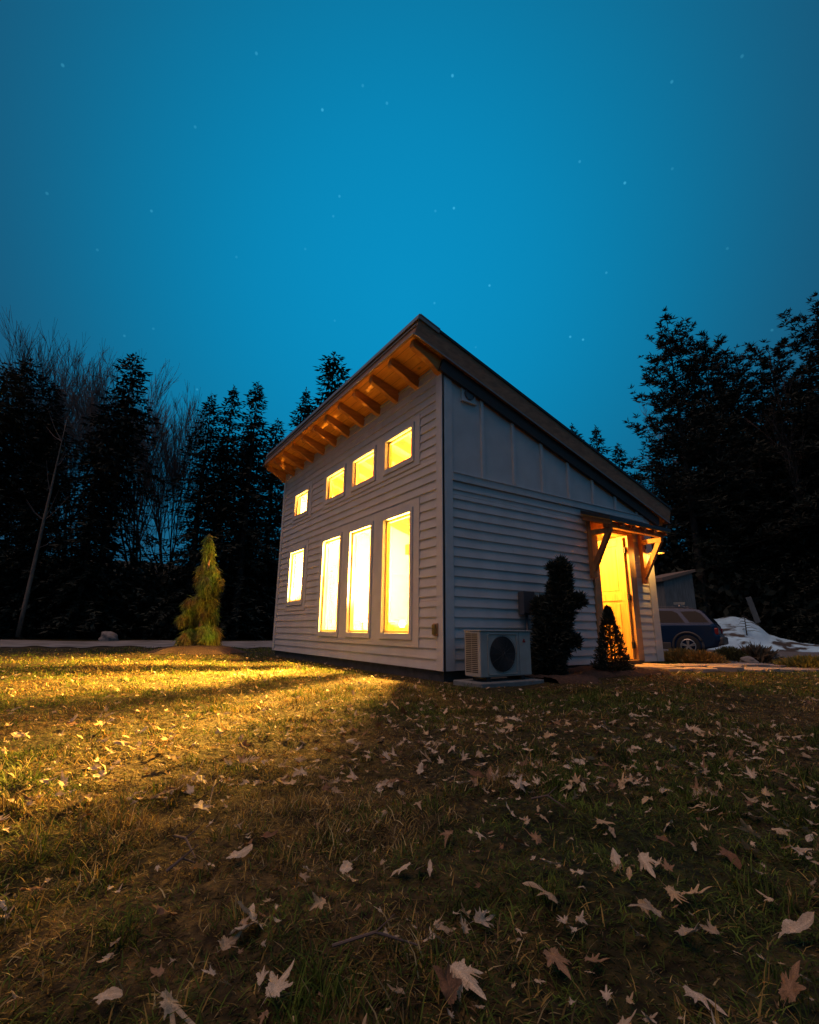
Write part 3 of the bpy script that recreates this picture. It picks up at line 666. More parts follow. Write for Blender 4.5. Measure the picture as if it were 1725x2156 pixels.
G1 = 'evergreens standing left of the house'
plant('spruce', sprC, tr15, 22, 765, 31, 15, 'broad dark spruce at the left edge of the photo', 'tree', G1, .4)
plant('spruce', sprC, tr15, 68, 752, 33, 15, 'dark spruce just right of the leftmost broad spruce', 'tree', G1, 2.4)
plant('spruce', sprD, tr15, 118, 800, 36, 15, 'dark spruce in front of the bare treetops at upper left', 'tree', G1, 1.3)
plant('hemlock', sprC, tr15, 287, 742, 30, 15, 'tall drooping hemlock, highest evergreen left of the tall bare stems', 'tree', G1, 3.4)
plant('hemlock', sprD, tr15, 232, 840, 33, 15, 'lower broad hemlock filling in left of the tall drooping hemlock', 'tree', G1, 5.0)
plant('spruce', sprA, tr15, 447, 826, 29, 15, 'leftmost of the three pointed spruces left of the house roof', 'tree', G1, .2)
plant('spruce', sprB, tr15, 494, 809, 30, 15, 'middle one of the three pointed spruces left of the house roof', 'tree', G1, 1.7)
plant('spruce', sprA, tr15, 544, 802, 28, 15, 'rightmost of the three pointed spruces, beside the low roof corner', 'tree', G1, 4.1)
plant('fir', sprC, tr15, 704, 740, 34, 15, 'tall fir rising behind the sloping front eave of the house', 'tree', None, 2.0)
plant('fir', sprB, tr15, 646, 815, 33, 15, 'shorter fir left of the tall fir behind the front eave', 'tree', None, 2.9)
plant('spruce', sprB, tr15, 1254, 893, 33, 15, 'pointed spruce peeking over the right slope of the roof', 'tree', None, 1.1)
plant('spruce', sprA, tr15, 1205, 890, 36, 15, 'small spruce tip left of the pointed spruce behind the roof', 'tree', None, 1.9)
plant('spruce', sprA, tr15, 1300, 930, 34, 15, 'lower spruce between the pointed spruce and the tall pine', 'tree', None, .6)
G2 = 'pines and evergreens standing right of the house'
plant('pine', pA, tr19, 1404, 668, 33, 19, 'tallest open crowned pine right of the roof', 'tree', G2, .8, lA)
plant('pine', pB, tr19, 1473, 700, 34, 19, 'pine with a round head just right of the tallest pine', 'tree', G2, 2.2, lB)
plant('pine', pC, tr19, 1535, 735, 35, 19, 'lower pine between the two high groups at right', 'tree', G2, 4.2, lC)
plant('pine', pA, tr19, 1613, 702, 34, 19, 'slim pine left of the highest crown at the right edge', 'tree', G2, 5.2, lA)
plant('pine', pB, tr19, 1712, 632, 33, 19, 'highest dark pine at the right edge of the photo', 'tree', G2, 3.1, lB)
plant('pine', pC, tr19, 1790, 560, 33, 19, 'dark pine whose limbs enter from beyond the right edge', 'tree', G2, 1.1, lC)
fill = 'dark evergreens massed behind the nearer trees'
for k, (u, v, d, me, h) in enumerate([(1350, 1010, 42, sprD, 15), (1390, 930, 37, sprD, 15), (1430, 870, 43, sprC, 15), (1480, 850, 37, sprD, 15), (1530, 840, 42, sprC, 15), (1565, 860, 36, sprD, 15), (1610, 830, 41, sprD, 15), (1660, 790, 35, sprD, 15), (1700, 770, 39, sprC, 15), (1750, 740, 34, sprD, 15), (1440, 960, 34.5, sprD, 15), (1520, 950, 34, sprC, 15), (1620, 930, 33, sprD, 15), (1700, 900, 32.5, sprC, 15),
        (-60, 780, 30, sprD, 15), (120, 930, 30, sprD, 15), (215, 980, 29, sprD, 15), (585, 880, 32, sprD, 15), (470, 930, 34, sprD, 15), (530, 900, 33, sprD, 15), (640, 900, 38, sprD, 15), (1290, 1000, 40, sprD, 15), (1340, 990, 48, sprD, 15)]):
    side = 'right' if u > 1000 else 'left'
    plant('evergreen', me, tr15, u, v, d, h, 'one of the dense dark evergreens massed on the %s behind the named trees' % side, 'tree', fill+' on the '+side, None)
plant('evergreen', sprD, tr15, 540, 1080, 40, 15, 'one of the dense dark evergreens massed on the left behind the named trees', 'tree', fill+' on the left', None)
G3 = 'leafless trees behind the evergreens'
for u, v, d, me, l in [(50, 718, 40, bA, 'leafless tree crown above the leftmost dark spruces'), (128, 706, 42, bC, 'leafless tree with the highest twigs at upper left'), (180, 735, 41, bA, 'leafless tree right of the highest bare twigs'), (243, 738, 43, bB, 'thin leafless tree behind the left side of the tall hemlock'), (372, 765, 34, bB, 'tall bare multi-stemmed tree right of the hemlock'), (340, 800, 36, bC, 'bare tree whose stems cross the gap right of the hemlock'), (400, 850, 38, bB, 'bare slender tree left of the pointed spruces'), (1420, 760, 40, bC, 'bare twiggy tree behind the tallest pine'), (1600, 790, 36, bA, 'bare twiggy tree in the dip between the right pines')]:
    plant('bare_tree', None, me, u, v, d, 15.3, l, 'tree', G3)
# understory along the forest edge, too tangled to count
Ps = []
def under(u0, u1, d0, d1, vtop, n, seedv):
    r_ = np.random.default_rng(seedv)
    for k in range(n):
        u = r_.uniform(u0, u1); d = r_.uniform(d0, d1); b = at(u, 1300, d); z0 = float(gh(b[0], b[1])); top = at(u, vtop+r_.uniform(0, 90), d)[2]; h = max(.8, (top-z0)*r_.uniform(.6, 1))
        q = 70; c = r_.normal(0, 1, (q, 3))*np.array([.55, .55, .0])*(.5+h*.25); c[:, 2] = r_.uniform(0, 1, q)**.8*h
        Ps.append(c*1+np.array([b[0], b[1], z0]))
under(-80, 600, 31, 44, 1175, 400, 1); under(1380, 1800, 33, 44, 1140, 360, 2); under(560, 760, 34, 44, 1150, 60, 3); under(1250, 1400, 34, 44, 1120, 60, 4)
P = np.concatenate(Ps); Dv = unit(rng.normal(size=P.shape)+np.array([0, 0, .5])); V, F = sprays(P, Dv, rng.uniform(.35, .9, len(P)), .3)
tag(link('undergrowth', npmesh('undergrowth', V, F, ARB)), 'tangle of dark undergrowth filling the forest edge', 'undergrowth', kind='stuff')
# leaning birch at far left
b0 = at(37, 1342, 27); b1 = at(112, 1010, 27); zg = float(gh(b0[0], b0[1]))
t = thing('birch', 'slender pale trunk leaning right at the left edge of the lawn', 'tree', (b0[0], b0[1], zg))
m = MB(); q = [b0*(1-k)+b1*k for k in np.linspace(0, 1.45, 9)]; m.tube([tuple(p-np.array([b0[0], b0[1], zg])+np.array([math.sin(k*2)*.05, 0, 0])) for k, p in enumerate(q)], [.09, .085, .08, .07, .06, .05, .035, .02, .006], 8); m.build('trunk', BARKP, t, smooth=True)
m = MB()
for k in range(10):
    p = q[rnd.randint(3, 8)]-np.array([b0[0], b0[1], zg]); e_ = p+np.array([rnd.uniform(-.8, .8), rnd.uniform(-.8, .8), rnd.uniform(.5, 1.6)]); m.tube([tuple(p), tuple((p+e_)/2+np.array([0, 0, -.1])), tuple(e_)], [.02, .014, .006], 5)
m.build('branch', TWIGM, t)

# weeping cypress on the lawn
bx = at(418, 1366, 12.3); vd = unit(np.array([bx[0]-CAM[0], bx[1]-CAM[1], 0])); hr = np.array([-vd[1], vd[0], 0])*-1
gz = float(gh(bx[0], bx[1]))
t = thing('weeping_cypress', 'young weeping cypress with golden green drooping foliage on the lawn left of the house', 'tree', (bx[0], bx[1], gz))
m = MB(); m.tube([(0, 0, -.05), tuple(hr*.0+np.array([0, 0, .65])), tuple(hr*.02+np.array([0, 0, 1.3])), tuple(hr*.02+np.array([0, 0, 1.9])), tuple(hr*.02+np.array([0, 0, 2.05]))], [.075, .055, .04, .025, .01], 8); m.build('trunk', CASE, t, smooth=True)
lob = [(930, 200, 35, 70), (925, 300, 55, 100), (930, 430, 62, 90), (925, 590, 80, 120), (985, 760, 85, 140), (1070, 890, 55, 110), (800, 830, 60, 110), (870, 930, 90, 130), (870, 1050, 80, 100), (1000, 1100, 75, 120), (960, 1230, 90, 120), (975, 1400, 80, 90), (600, 1200, 45, 75), (640, 1360, 85, 110), (500, 1450, 40, 60), (690, 1450, 70, 90), (790, 1560, 60, 100), (860, 1680, 110, 140), (1000, 1700, 80, 140), (620, 1690, 90, 70), (850, 1820, 130, 90), (560, 1770, 100, 70), (1040, 1800, 50, 70), (740, 1180, 60, 90), (860, 1350, 70, 110), (820, 700, 50, 90), (890, 1180, 70, 110)]
Ps = []; Ds = []
for (cx, cy, rx, ry) in lob:
    k = .00177*12.3/14.8; c = at(315.8+cx*.1343, 1105.4+cy*.1343, 12.3)-np.array([bx[0], bx[1], gz]); dep = rng.normal(0, .12); n = int(760*(rx*ry)/6000)+120
    u3 = unit(rng.normal(size=(n, 3)))*rng.uniform(.45, 1, (n, 1))**.5; p = c+vd*dep+hr*(u3[:, :1]*rx*k/1.1)+vd*(u3[:, 1:2]*rx*k/1.1)+np.array([0, 0, 1])*(u3[:, 2:]*ry*k)
    Ps.append(p); o_ = unit(p-c)*.35; Ds.append(o_+np.array([0, 0, -1.])+rng.normal(0, .28, (n, 3)))
P = np.concatenate(Ps); Dv = unit(np.concatenate(Ds)); V, F = sprays(P, Dv, rng.uniform(.06, .26, len(P)), rng.uniform(.008, .022, len(P)))
link('crown', npmesh('crown', V, F, CYP), t)
mo = MB(); n = 28
vs = [(0, 0, .1)]+[(r_*math.cos(2*PI*k/n)*(1+.12*math.sin(k*1.7)), r_*math.sin(2*PI*k/n)*(1+.12*math.sin(k*1.7)), z) for r_, z in ((.35, .1), (.7, .05), (1.0, -.06)) for k in range(n)]
fs = [(0, 1+k, 1+(k+1) % n) for k in range(n)]+[(1+i*n+k, 1+(i+1)*n+k, 1+(i+1)*n+(k+1) % n, 1+i*n+(k+1) % n) for i in range(2) for k in range(n)]
mo.add(vs, fs); o = mo.build('mulch_mound', MULCH, smooth=True, loc=(bx[0], bx[1], gz)); tag(o, 'low ring of bark mulch round the foot of the weeping cypress', 'mulch')

# arborvitae and dwarf spruce by the side wall
gx, gy = .38, 1.62; gz = float(gh(gx, gy))
t = thing('arborvitae', 'black lobed evergreen shrub right of the heat pump, taller than the dwarf spruce', 'shrub', (gx, gy, gz))
m = MB(); m.tube([(0, 0, -.05), (.02, .02, .5), (0, .12, 1.2)], [.04, .03, .01], 8); m.build('trunk', BARK, t)
k = .1343/(1010/6.5)     # metres per crop pixel at the shrub
sv = unit(np.array([gx-CAM[0], gy-CAM[1], 0])); sr = np.array([-sv[1], sv[0], 0])*-1
lob = [(965, 210, 35, 45), (960, 330, 140, 110), (960, 470, 150, 120), (930, 600, 170, 120), (950, 730, 200, 120), (900, 850, 270, 130), (1230, 800, 95, 70), (870, 990, 290, 140), (830, 1150, 290, 150), (820, 1320, 290, 150), (1130, 1440, 110, 70), (780, 1500, 250, 150), (770, 1660, 260, 150), (760, 1830, 250, 150), (770, 1960, 240, 100), (640, 900, 110, 110), (980, 1560, 90, 110), (840, 290, 60, 50)]
Ps = []; Ds = []
for (cx, cy, rx, ry) in lob:
    c = at(1052.8+cx*.1343, 1158.1+cy*.1343, 6.75)-np.array([gx, gy, gz]); n = int(rx*ry*.075)+160
    u3 = unit(rng.normal(size=(n, 3)))*rng.uniform(.2, 1.12, (n, 1))**.5; p = c+sr*(u3[:, :1]*rx*k*.84)+sv*(u3[:, 1:2]*min(rx*k, .22))+np.array([0, 0, 1])*(u3[:, 2:]*ry*k)
    Ps.append(p); Ds.append(unit(p-c)+np.array([0, 0, .5])+rng.normal(0, .5, (n, 3)))
P = np.concatenate(Ps); V, F = sprays(P, unit(np.concatenate(Ds)), rng.uniform(.03, .12, len(P)), rng.uniform(.012, .03, len(P)))
link('crown', npmesh('crown', V, F, ARB), t)
gx, gy = .55, 2.5; gz = -.06
t = thing('dwarf_spruce', 'small cone shaped spruce standing in front of the glowing doorway', 'shrub', (gx, gy, gz))
n = 5200; f = rng.random(n)**1.5; lay = .72+.28*np.abs(np.sin(f*26+rng.normal(0, .25, n))); aa = rng.uniform(0, 2*PI, n); rr_ = .25*(1-f)**.85*lay*rng.uniform(.25, 1, n)**.5*(1+.12*np.sin(aa*5+f*9))+.012
P = np.stack([rr_*np.cos(aa), rr_*np.sin(aa), .03+.83*f], 1); V, F = sprays(P, unit(np.stack([np.cos(aa), np.sin(aa), .5+f], 1)+rng.normal(0, .35, (n, 3))), rng.uniform(.025, .06, n), .016)
link('crown', npmesh('crown', V, F, SPR), t); link('trunk', trunk_mesh(.82, .012, wob=0), t)

# low clumps and stones at the right
def clump(name, u, v, z, rx, h, n, col, label, cat, col2=None, up=1.0, l=.12):
    b = P2(u, v, z); zg = float(gh(b[0], b[1])); mm = mat(name+' leaves', col, .8, noise=(14, 3, (1, 1, 1)), col2=col2, trans=.2)
    p = rng.normal(0, .45, (n, 3))*np.array([rx, rx*.8, 0]); rr = np.hypot(p[:, 0], p[:, 1])/rx; p = p[rr < 1.0]; rr = rr[rr < 1.0]
    p[:, 2] = rng.uniform(.1, 1, len(p))*h*np.sqrt(1-rr**2)*.8
    Dv = unit(np.stack([p[:, 0]/rx, p[:, 1]/rx, np.full(len(p), up)], 1)+rng.normal(0, .4, (len(p), 3)))
    V, F = sprays(p, Dv, rng.uniform(.5, 1, len(p))*l, l*.2); o = link(name, npmesh(name, V, F, mm), loc=(b[0], b[1], zg)); return tag(o, label, cat)
clump('low_juniper', 1440, 1398, -.08, .42, .26, 2600, (.34, .24, .07), 'golden low juniper clump lying left, just past the far corner of the house', 'shrub', (.2, .12, .04))
clump('low_juniper', 1480, 1401, -.08, .36, .22, 2200, (.36, .25, .07), 'golden low juniper clump lying right, in front of the car bumper', 'shrub', (.2, .12, .04))
clump('box_shrub', 1538, 1387, -.12, .42, .42, 3600, (.08, .09, .025), 'round yellow green shrub beside the gravel drive', 'shrub', (.04, .04, .015), l=.09)
clump('dry_grass_tuft', 1592, 1388, -.12, .36, .34, 900, (.14, .11, .07), 'dry drooping grass tuft right of the round shrub', 'grass tuft', up=.6, l=.3)
clump('ornamental_grass', 1712, 1408, -.10, .5, .16, 2600, (.28, .24, .05), 'bright low grass mound by the path at the right edge', 'grass tuft', l=.14)
def rock(u, v, z, s, label, seedv, d=None):
    b = P2(u, v, z) if d is None else at(u, v, d); r_ = random.Random(seedv)
    import bmesh
    bm = bmesh.new(); bmesh.ops.create_icosphere(bm, subdivisions=3, radius=1)
    for q in bm.verts:
        n_ = q.co.copy(); f = 1+.22*math.sin(n_.x*3+seedv)*math.cos(n_.y*2.7)+.12*math.sin(n_.z*6+n_.x*4); q.co = Vector((n_.x*s[0]*f, n_.y*s[1]*f, n_.z*s[2]*f))
    me = bpy.data.meshes.new('rock'); bm.to_mesh(me); bm.free(); me.materials.append(STONE)
    for p in me.polygons: p.use_smooth = True
    zg = float(gh(b[0], b[1])); o = link('rock', me, loc=(b[0], b[1], zg+s[2]*.35)); o.rotation_euler = (0, 0, r_.uniform(0, 6)); return tag(o, label, 'rock')
rock(1634, 1389, -.12, (.22, .18, .17), 'boulder at the edge of the drive, right of the dry grass tuft', 1)
rock(1576, 1390, -.12, (.2, .15, .1), 'flat stone between the round shrub and the boulder', 2)
rock(232, 1338, -.13, (.38, .34, .3), 'pale rock at the forest edge left of the weeping cypress', 3, d=25)
rock(1398, 1394, -.08, (.14, .1, .06), 'small stone at the foot of the far house corner', 5)

# ------------------------------------------------------------------ paths, drive, snow
tag(drape('gravel_road', lambda a, b: tuple((P2(-250+a*900, 1349.5+1.2*math.sin(a*17), -.13)*(1-b)+P2(-250+a*900, 1363.5+1.6*math.sin(a*31)+1.1*math.sin(a*83), -.13)*b)[:2]), 160, 10, GRAVP), kind='structure')
def drv(a, b):
    p = np.array([(-7, 9.0), (-3, 8.2), (.2, 7.3), (1.8, 6.9), (5, 8.2), (12, 11)]); t_ = a*5; i_ = min(4, int(t_)); n_ = p[i_]*(1-(t_-i_))+p[i_+1]*(t_-i_)
    f_ = at(1380+a*430, 1330, 33)[:2]; return tuple(n_*(1-b)+f_*b)
tag(drape('driveway', drv, 40, 30, GRAV, .018), kind='structure')
# flagstones from the door to the drive
Pth = np.array([(.35, 3.55), (.8, 4.1), (1.0, 4.8), (1.05, 5.6), (1.2, 6.4), (1.5, 7.2)])
def pathpt(s): i_ = min(4, int(s)); return Pth[i_]*(1-(s-i_))+Pth[i_+1]*(s-i_)
sp = MB(); s = 0; k = 0
def stone(cx, cy, rx, ry, a, label):
    mb = MB(); n_ = rnd.randint(6, 8); pts = []
    for q in range(n_):
        th = 2*PI*q/n_+rnd.uniform(-.2, .2); x = rx*math.cos(th)*rnd.uniform(.88, 1.08); y = ry*math.sin(th)*rnd.uniform(.88, 1.08)
        pts.append((x*math.cos(a)-y*math.sin(a), x*math.sin(a)+y*math.cos(a), 0))
    mb.prism(pts, (0, 0, -.06), (0, 0, .022)); o = mb.build('flagstone', FLAG, bevel=.006, loc=(cx, cy, float(gh(cx, cy))+.012)); return tag(o, label, 'flagstone', 'flagstones of the entry path')
stone(.42, 3.62, .36, .34, .2, 'flagstone lying right against the entry threshold')
for i_ in range(9):
    s = .45+i_*.5; c = pathpt(s); d_ = pathpt(min(4.99, s+.1))-pathpt(s-.1); a = math.atan2(d_[1], d_[0]); nn = np.array([-math.sin(a), math.cos(a)])
    for sg in (-1, 1):
        q = c+nn*sg*rnd.uniform(.24, .3); stone(q[0], q[1], .27, .24, a+rnd.uniform(-.2, .2), 'one of the flat flagstones paving the path from the door toward the drive')
# mulch bed along the side wall
def bed(a, b): return (.02+b*(.95+.25*math.sin(a*9)), .98+a*2.1)
o = drape('mulch_bed', bed, 50, 24, MULCH, .012); me = o.data
for k, v in enumerate(me.vertices): v.co.z += .02+.035*vnoise(v.co.x, v.co.y, .15, 6)+.015*rnd.random()-max(0, k % 24-18)**2*.005
tag(o, kind='structure')
# snow bank beyond the drive
top = [(1440, 1300), (1460, 1288), (1471, 1286), (1490, 1296), (1505, 1304), (1520, 1301), (1530, 1298), (1550, 1298), (1566, 1301), (1585, 1309), (1602, 1320), (1620, 1336), (1640, 1343), (1660, 1348), (1690, 1354), (1725, 1358), (1790, 1364)]
fu = [(1440, 1345), (1490, 1346), (1520, 1348), (1560, 1352), (1600, 1357), (1625, 1360), (1680, 1366), (1725, 1370), (1790, 1377)]
def itp(t_, u): return float(np.interp(u, [q[0] for q in t_], [q[1] for q in t_]))
us = np.linspace(1440, 1790, 90); nvv = 18; Vs = []
for u in us:
    vf, vt_ = itp(fu, u), itp(top, u); f0 = at(u, vf, 25.5); f1 = at(u, vt_, 28.5); zf = float(gh(f0[0], f0[1]))
    for b in np.linspace(0, 1, nvv):
        p = f0*(1-b)+f1*b; prof_ = math.sin(b*PI/2)**1.1; z = (zf-.05)*(1-prof_)+f1[2]*prof_
        z += (float(vnoise(p[0], p[1], .7, 8))-.5)*.14*math.sin(b*PI)+(float(vnoise(p[0], p[1], .25, 9))-.5)*.07*(b > .05); Vs.append((p[0], p[1], z))
    bk = at(u, vt_, 31); Vs.append((bk[0], bk[1], zf-.3))
nv2 = nvv+1; Fs = [(i*nv2+j, (i+1)*nv2+j, (i+1)*nv2+j+1, i*nv2+j+1) for i in range(len(us)-1) for j in range(nv2-1)]
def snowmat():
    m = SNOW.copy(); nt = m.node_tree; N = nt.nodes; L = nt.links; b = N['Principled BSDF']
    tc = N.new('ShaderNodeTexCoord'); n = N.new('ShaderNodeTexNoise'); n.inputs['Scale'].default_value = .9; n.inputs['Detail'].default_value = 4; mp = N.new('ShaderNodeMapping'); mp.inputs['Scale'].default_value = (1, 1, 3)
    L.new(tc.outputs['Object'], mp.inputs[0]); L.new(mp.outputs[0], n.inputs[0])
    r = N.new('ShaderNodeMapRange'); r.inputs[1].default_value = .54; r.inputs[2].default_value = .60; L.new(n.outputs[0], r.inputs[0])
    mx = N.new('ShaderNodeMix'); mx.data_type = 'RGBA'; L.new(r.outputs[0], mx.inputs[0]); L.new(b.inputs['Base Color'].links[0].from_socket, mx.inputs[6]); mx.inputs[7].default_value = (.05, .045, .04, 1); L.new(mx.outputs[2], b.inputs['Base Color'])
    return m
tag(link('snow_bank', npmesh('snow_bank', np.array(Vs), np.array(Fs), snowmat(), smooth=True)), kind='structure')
b0 = at(1572, 1331, 26.6); t = thing('sapling', 'bare dark fir sapling poking out of the snow bank', 'sapling', tuple(b0))
m = MB(); m.tube([(0, 0, -.3), (.02, 0, .85)], [.03, .008], 6)
for k in range(16):
    z = .05+k*.045; a = k*2.4; l = .55*(1-k/20); m.tube([(0, 0, z), (l*math.cos(a)*.6, l*math.sin(a)*.6, z+.02), (l*math.cos(a), l*math.sin(a), z-.05)], [.014, .01, .004], 4)
m.build('branch', BARK, t)
b0 = at(1588, 1288, 31); m = MB(); m.beam((-.18, 0, .0), (.12, 0, -1.3), .28, .05, (0, 1, 0)); o = m.build('board', SHEDM, loc=tuple(b0+np.array([0, 0, .75]))); o.rotation_euler = (0, 0, YAW); tag(o, 'pale tilted board leaning in the dark behind the snow bank', 'board')
# shed far behind the car
sa = at(1405, 1290, 25); sb = at(1468, 1290, 26); dv = unit((sb-sa)*np.array([1, 1, 0])); nn = np.array([-dv[1], dv[0], 0]); Ls_ = float(np.linalg.norm((sb-sa)[:2])); zg = float(gh(sa[0], sa[1]))
t = thing('shed', 'small weathered grey shed half hidden behind the blue car', 'shed', (sa[0], sa[1], zg), math.atan2(dv[1], dv[0]))
H1 = at(1405, 1222, 25)[2]-zg; H2 = at(1464, 1204, 26)[2]-zg
m = MB(); m.hexa([(0, 0, -.2), (Ls_, 0, -.2), (Ls_, 2, -.2), (0, 2, -.2), (0, 0, H1), (Ls_, 0, H2), (Ls_, 2, H2), (0, 2, H1)]); m.build('wall', SHEDM, t)
m = MB(); m.hexa([(-.15, -.12, H1-.05), (Ls_+.1, -.12, H2), (Ls_+.1, 2.1, H2), (-.15, 2.1, H1-.05), (-.15, -.12, H1+.12), (Ls_+.1, -.12, H2+.12), (Ls_+.1, 2.1, H2+.12), (-.15, 2.1, H1+.12)]); m.build('roof', mat('shed roof', (.2, .14, .1), .8), t)
m = MB(); m.box((Ls_*.28, -.02, .1), (Ls_*.72, 0.001, 1.8)); m.build('door', mat('shed door', (.08, .09, .09), .9), t)

# ------------------------------------------------------------------ car
wc = at(1450.4, 1362.5, 17.2)
gz = float(gh(wc[0], wc[1]))
los = unit(np.array([wc[0]-CAM[0], wc[1]-CAM[1], 0])); 
ha = math.atan2(-los[0]*-1, -los[1]*1) # placeholder, replaced below
# heading: front points to image left, side faces the tripod, slightly turned to show the tail
hd = np.array([los[1]*-1, los[0], 0]); a_h = math.atan2(hd[1], hd[0])-R(7)
t = thing('parked_car', 'dark blue station wagon parked on the drive behind the house', 'car', (wc[0], wc[1], gz+.02), a_h)
# local axes: +x front, origin under the near rear wheel, near side is y=0, far side y=+1.7 (sign s)
test = np.array([math.cos(a_h+PI/2), math.sin(a_h+PI/2)]); s = 1 if np.dot(test, los[:2]) > 0 else -1
def cy(y): return s*y
wr = .325; WB = 2.65
# side profile lower body (x, z) and loft across width with tumblehome
low = [(-.78, .36), (-.86, .50), (-.85, .62), (-.80, .72), (-.78, .93), (-.72, .985), (.2, .98), (1.2, .96), (2.0, .95), (2.55, .93), (3.2, .86), (3.5, .74), (3.58, .55), (3.5, .30), (3.05, .24), (3.0, .24), (2.25, .24), (.42, .24), (-.42, .24), (-.70, .30)]
m = MB()
ws = [(-.02, .86), (.045, 1.0), (.85, 1.0), (1.655, 1.0), (1.72, .86)]
def shrink(p, k): cx, cz_ = 1.35, .6; return (cx+(p[0]-cx)*(1-(1-k)*.35), cz_+(p[1]-cz_)*(1-(1-k)*.6))
rings = []
for y, k in ws: rings.append([(shrink(p, k)[0], cy(y), shrink(p, k)[1]) for p in low])
n = len(low); vs = [v for r_ in rings for v in r_]
fs = [(i*n+j, i*n+(j+1) % n, (i+1)*n+(j+1) % n, (i+1)*n+j) for i in range(len(ws)-1) for j in range(n)]+[tuple(range(n))[::-1], tuple((len(ws)-1)*n+j for j in range(n))]
m.add(vs, fs); body = m.build('body', CARP, t, smooth=False, bevel=.03)
# greenhouse
gl_ = [(-.74, .97), (-.52, 1.27), (-.38, 1.40), (-.1, 1.435), (.8, 1.45), (1.45, 1.40), (1.62, 1.34), (2.35, .93)]
m = MB(); vs = []
for y, ins in [(.05, 0), (.85, 0), (1.65, 0)]:
    for (x, z) in gl_:
        f = (z-.95)/.5; off = .20*f*(1 if y < .5 else (-1 if y > 1 else 0)); vs.append((x, cy(y+off), z))
n = len(gl_); fs = [(i*n+j, i*n+j+1, (i+1)*n+j+1, (i+1)*n+j) for i in range(2) for j in range(n-1)]+[tuple(range(n))[::-1], tuple(2*n+j for j in range(n))]
m.add(vs, fs); m.build('cabin', CARP, t, bevel=.015)
def sidepane(pts, name='side_window', side=0):
    m = MB(); yy = lambda z: (.05+.20*(z-.95)/.5-.006) if side == 0 else (1.65-.20*(z-.95)/.5+.006)
    a = [(x, cy(yy(z)), z) for x, z in pts]; m.prism(a, (0, 0, 0), (0, cy(.004 if side == 0 else -.004), 0)); m.build(name, CARG, t)
for sd in (0, 1):
    sidepane([(.02, 1.01), (.34, 1.01), (.34, 1.37), (.14, 1.33)], side=sd) if False else None
    sidepane([(.03, 1.01), (.98, 1.01), (.98, 1.385), (.36, 1.375), (.22, 1.30)], side=sd)
    sidepane([(-.60, 1.02), (-.10, 1.02), (.14, 1.35), (-.28, 1.36), (-.42, 1.27)], 'rear_quarter_window', side=sd)
    sidepane([(1.05, 1.01), (2.1, 1.0), (1.60, 1.30), (1.40, 1.36), (1.05, 1.385)], side=sd)
def panel(poly, mm, name): m = MB(); m.prism(poly, (0, 0, 0), (-.004, 0, .004)); return m.build(name, mm, t)
panel([(-.715, cy(.14), 1.02), (-.715, cy(1.56), 1.02), (-.50, cy(1.48), 1.31), (-.50, cy(.22), 1.31)], CARG, 'rear_window')
m = MB(); m.prism([(1.72, cy(.22), 1.315), (1.72, cy(1.48), 1.315), (2.28, cy(1.6), .985), (2.28, cy(.1), .985)], (0, 0, 0), (.006, 0, .006)); m.build('windscreen', CARG, t)
m = MB(); m.box((-.82, min(cy(.0), cy(.24)), .66), (-.70, max(cy(.0), cy(.24)), .86)); m.build('tail_lamp', TAIL, t, bevel=.03)
m = MB(); m.box((-.82, min(cy(1.46), cy(1.70)), .66), (-.70, max(cy(1.46), cy(1.70)), .86)); m.build('tail_lamp', TAIL, t, bevel=.03)
m = MB(); m.box((-.93, min(cy(.03), cy(1.67)), .36), (-.60, max(cy(.03), cy(1.67)), .60)); m.build('bumper', CARL, t, bevel=.05)
m = MB(); m.box((.46, min(cy(-.035), cy(.05)), .22), (2.2, max(cy(-.035), cy(.05)), .42)); m.build('side_cladding', CARL, t, bevel=.02)
for wx in (0, WB):
    m = MB(); pts = [(wx+.40*math.cos(a), cy(-.03), wr+.40*math.sin(a)) for a in np.linspace(-.25, PI+.25, 16)]; m.tube(pts, .035, 6); m.build('wheel_arch', CARL, t, smooth=True)
def wheel(wx, y, d):
    m = MB(); n = 28
    prof_ = [(.21, 0), (.30, -.005), (.325, .03), (.325, .17), (.30, .205), (.21, .2)]
    vs = [(wx+r_*math.cos(2*PI*k/n), cy(y+d*o_), wr+r_*math.sin(2*PI*k/n)) for r_, o_ in prof_ for k in range(n)]
    m.add(vs, [(i*n+k, i*n+(k+1) % n, (i+1)*n+(k+1) % n, (i+1)*n+k) for i in range(5) for k in range(n)]); ww = m.build('wheel', TYRE, t, smooth=True)
    m = MB(); m.tube([(wx, cy(y+d*.09), wr), (wx, cy(y+d*.10), wr)], .205, 24); m.build('brake_disc', BLACK, ww)
    m = MB(); pts = [(wx+.195*math.cos(a), cy(y+d*.008), wr+.195*math.sin(a)) for a in np.linspace(0, 2*PI, 33)]; m.tube(pts, .014, 6, cap=False)
    for k in range(5):
        a = PI/2+2*PI*k/5
        for da in (-.13, .13): m.beam((wx+.03*math.cos(a+da*2), cy(y+d*.02), wr+.03*math.sin(a+da*2)), (wx+.19*math.cos(a+da), cy(y+d*.012), wr+.19*math.sin(a+da)), .03, .03, (0, 1, 0))
    m.tube([(wx, cy(y+d*.0), wr), (wx, cy(y+d*.04), wr)], .045, 14); m.build('rim', ALLOY, ww)
for wx in (0, WB): wheel(wx, -.045, 1); wheel(wx, 1.745, -1)
m = MB()
for yy in (.30, 1.40): m.tube([(-.15, cy(yy), 1.44), (-.1, cy(yy), 1.49), (1.2, cy(yy), 1.50), (1.3, cy(yy), 1.44)], .014, 6)
m.build('roof_rail', GREYM, t)
m = MB(); m.tube([(.15, cy(.2), 1.50), (.15, cy(.3), 1.56), (.15, cy(1.4), 1.56), (.15, cy(1.5), 1.50)], .018, 6)
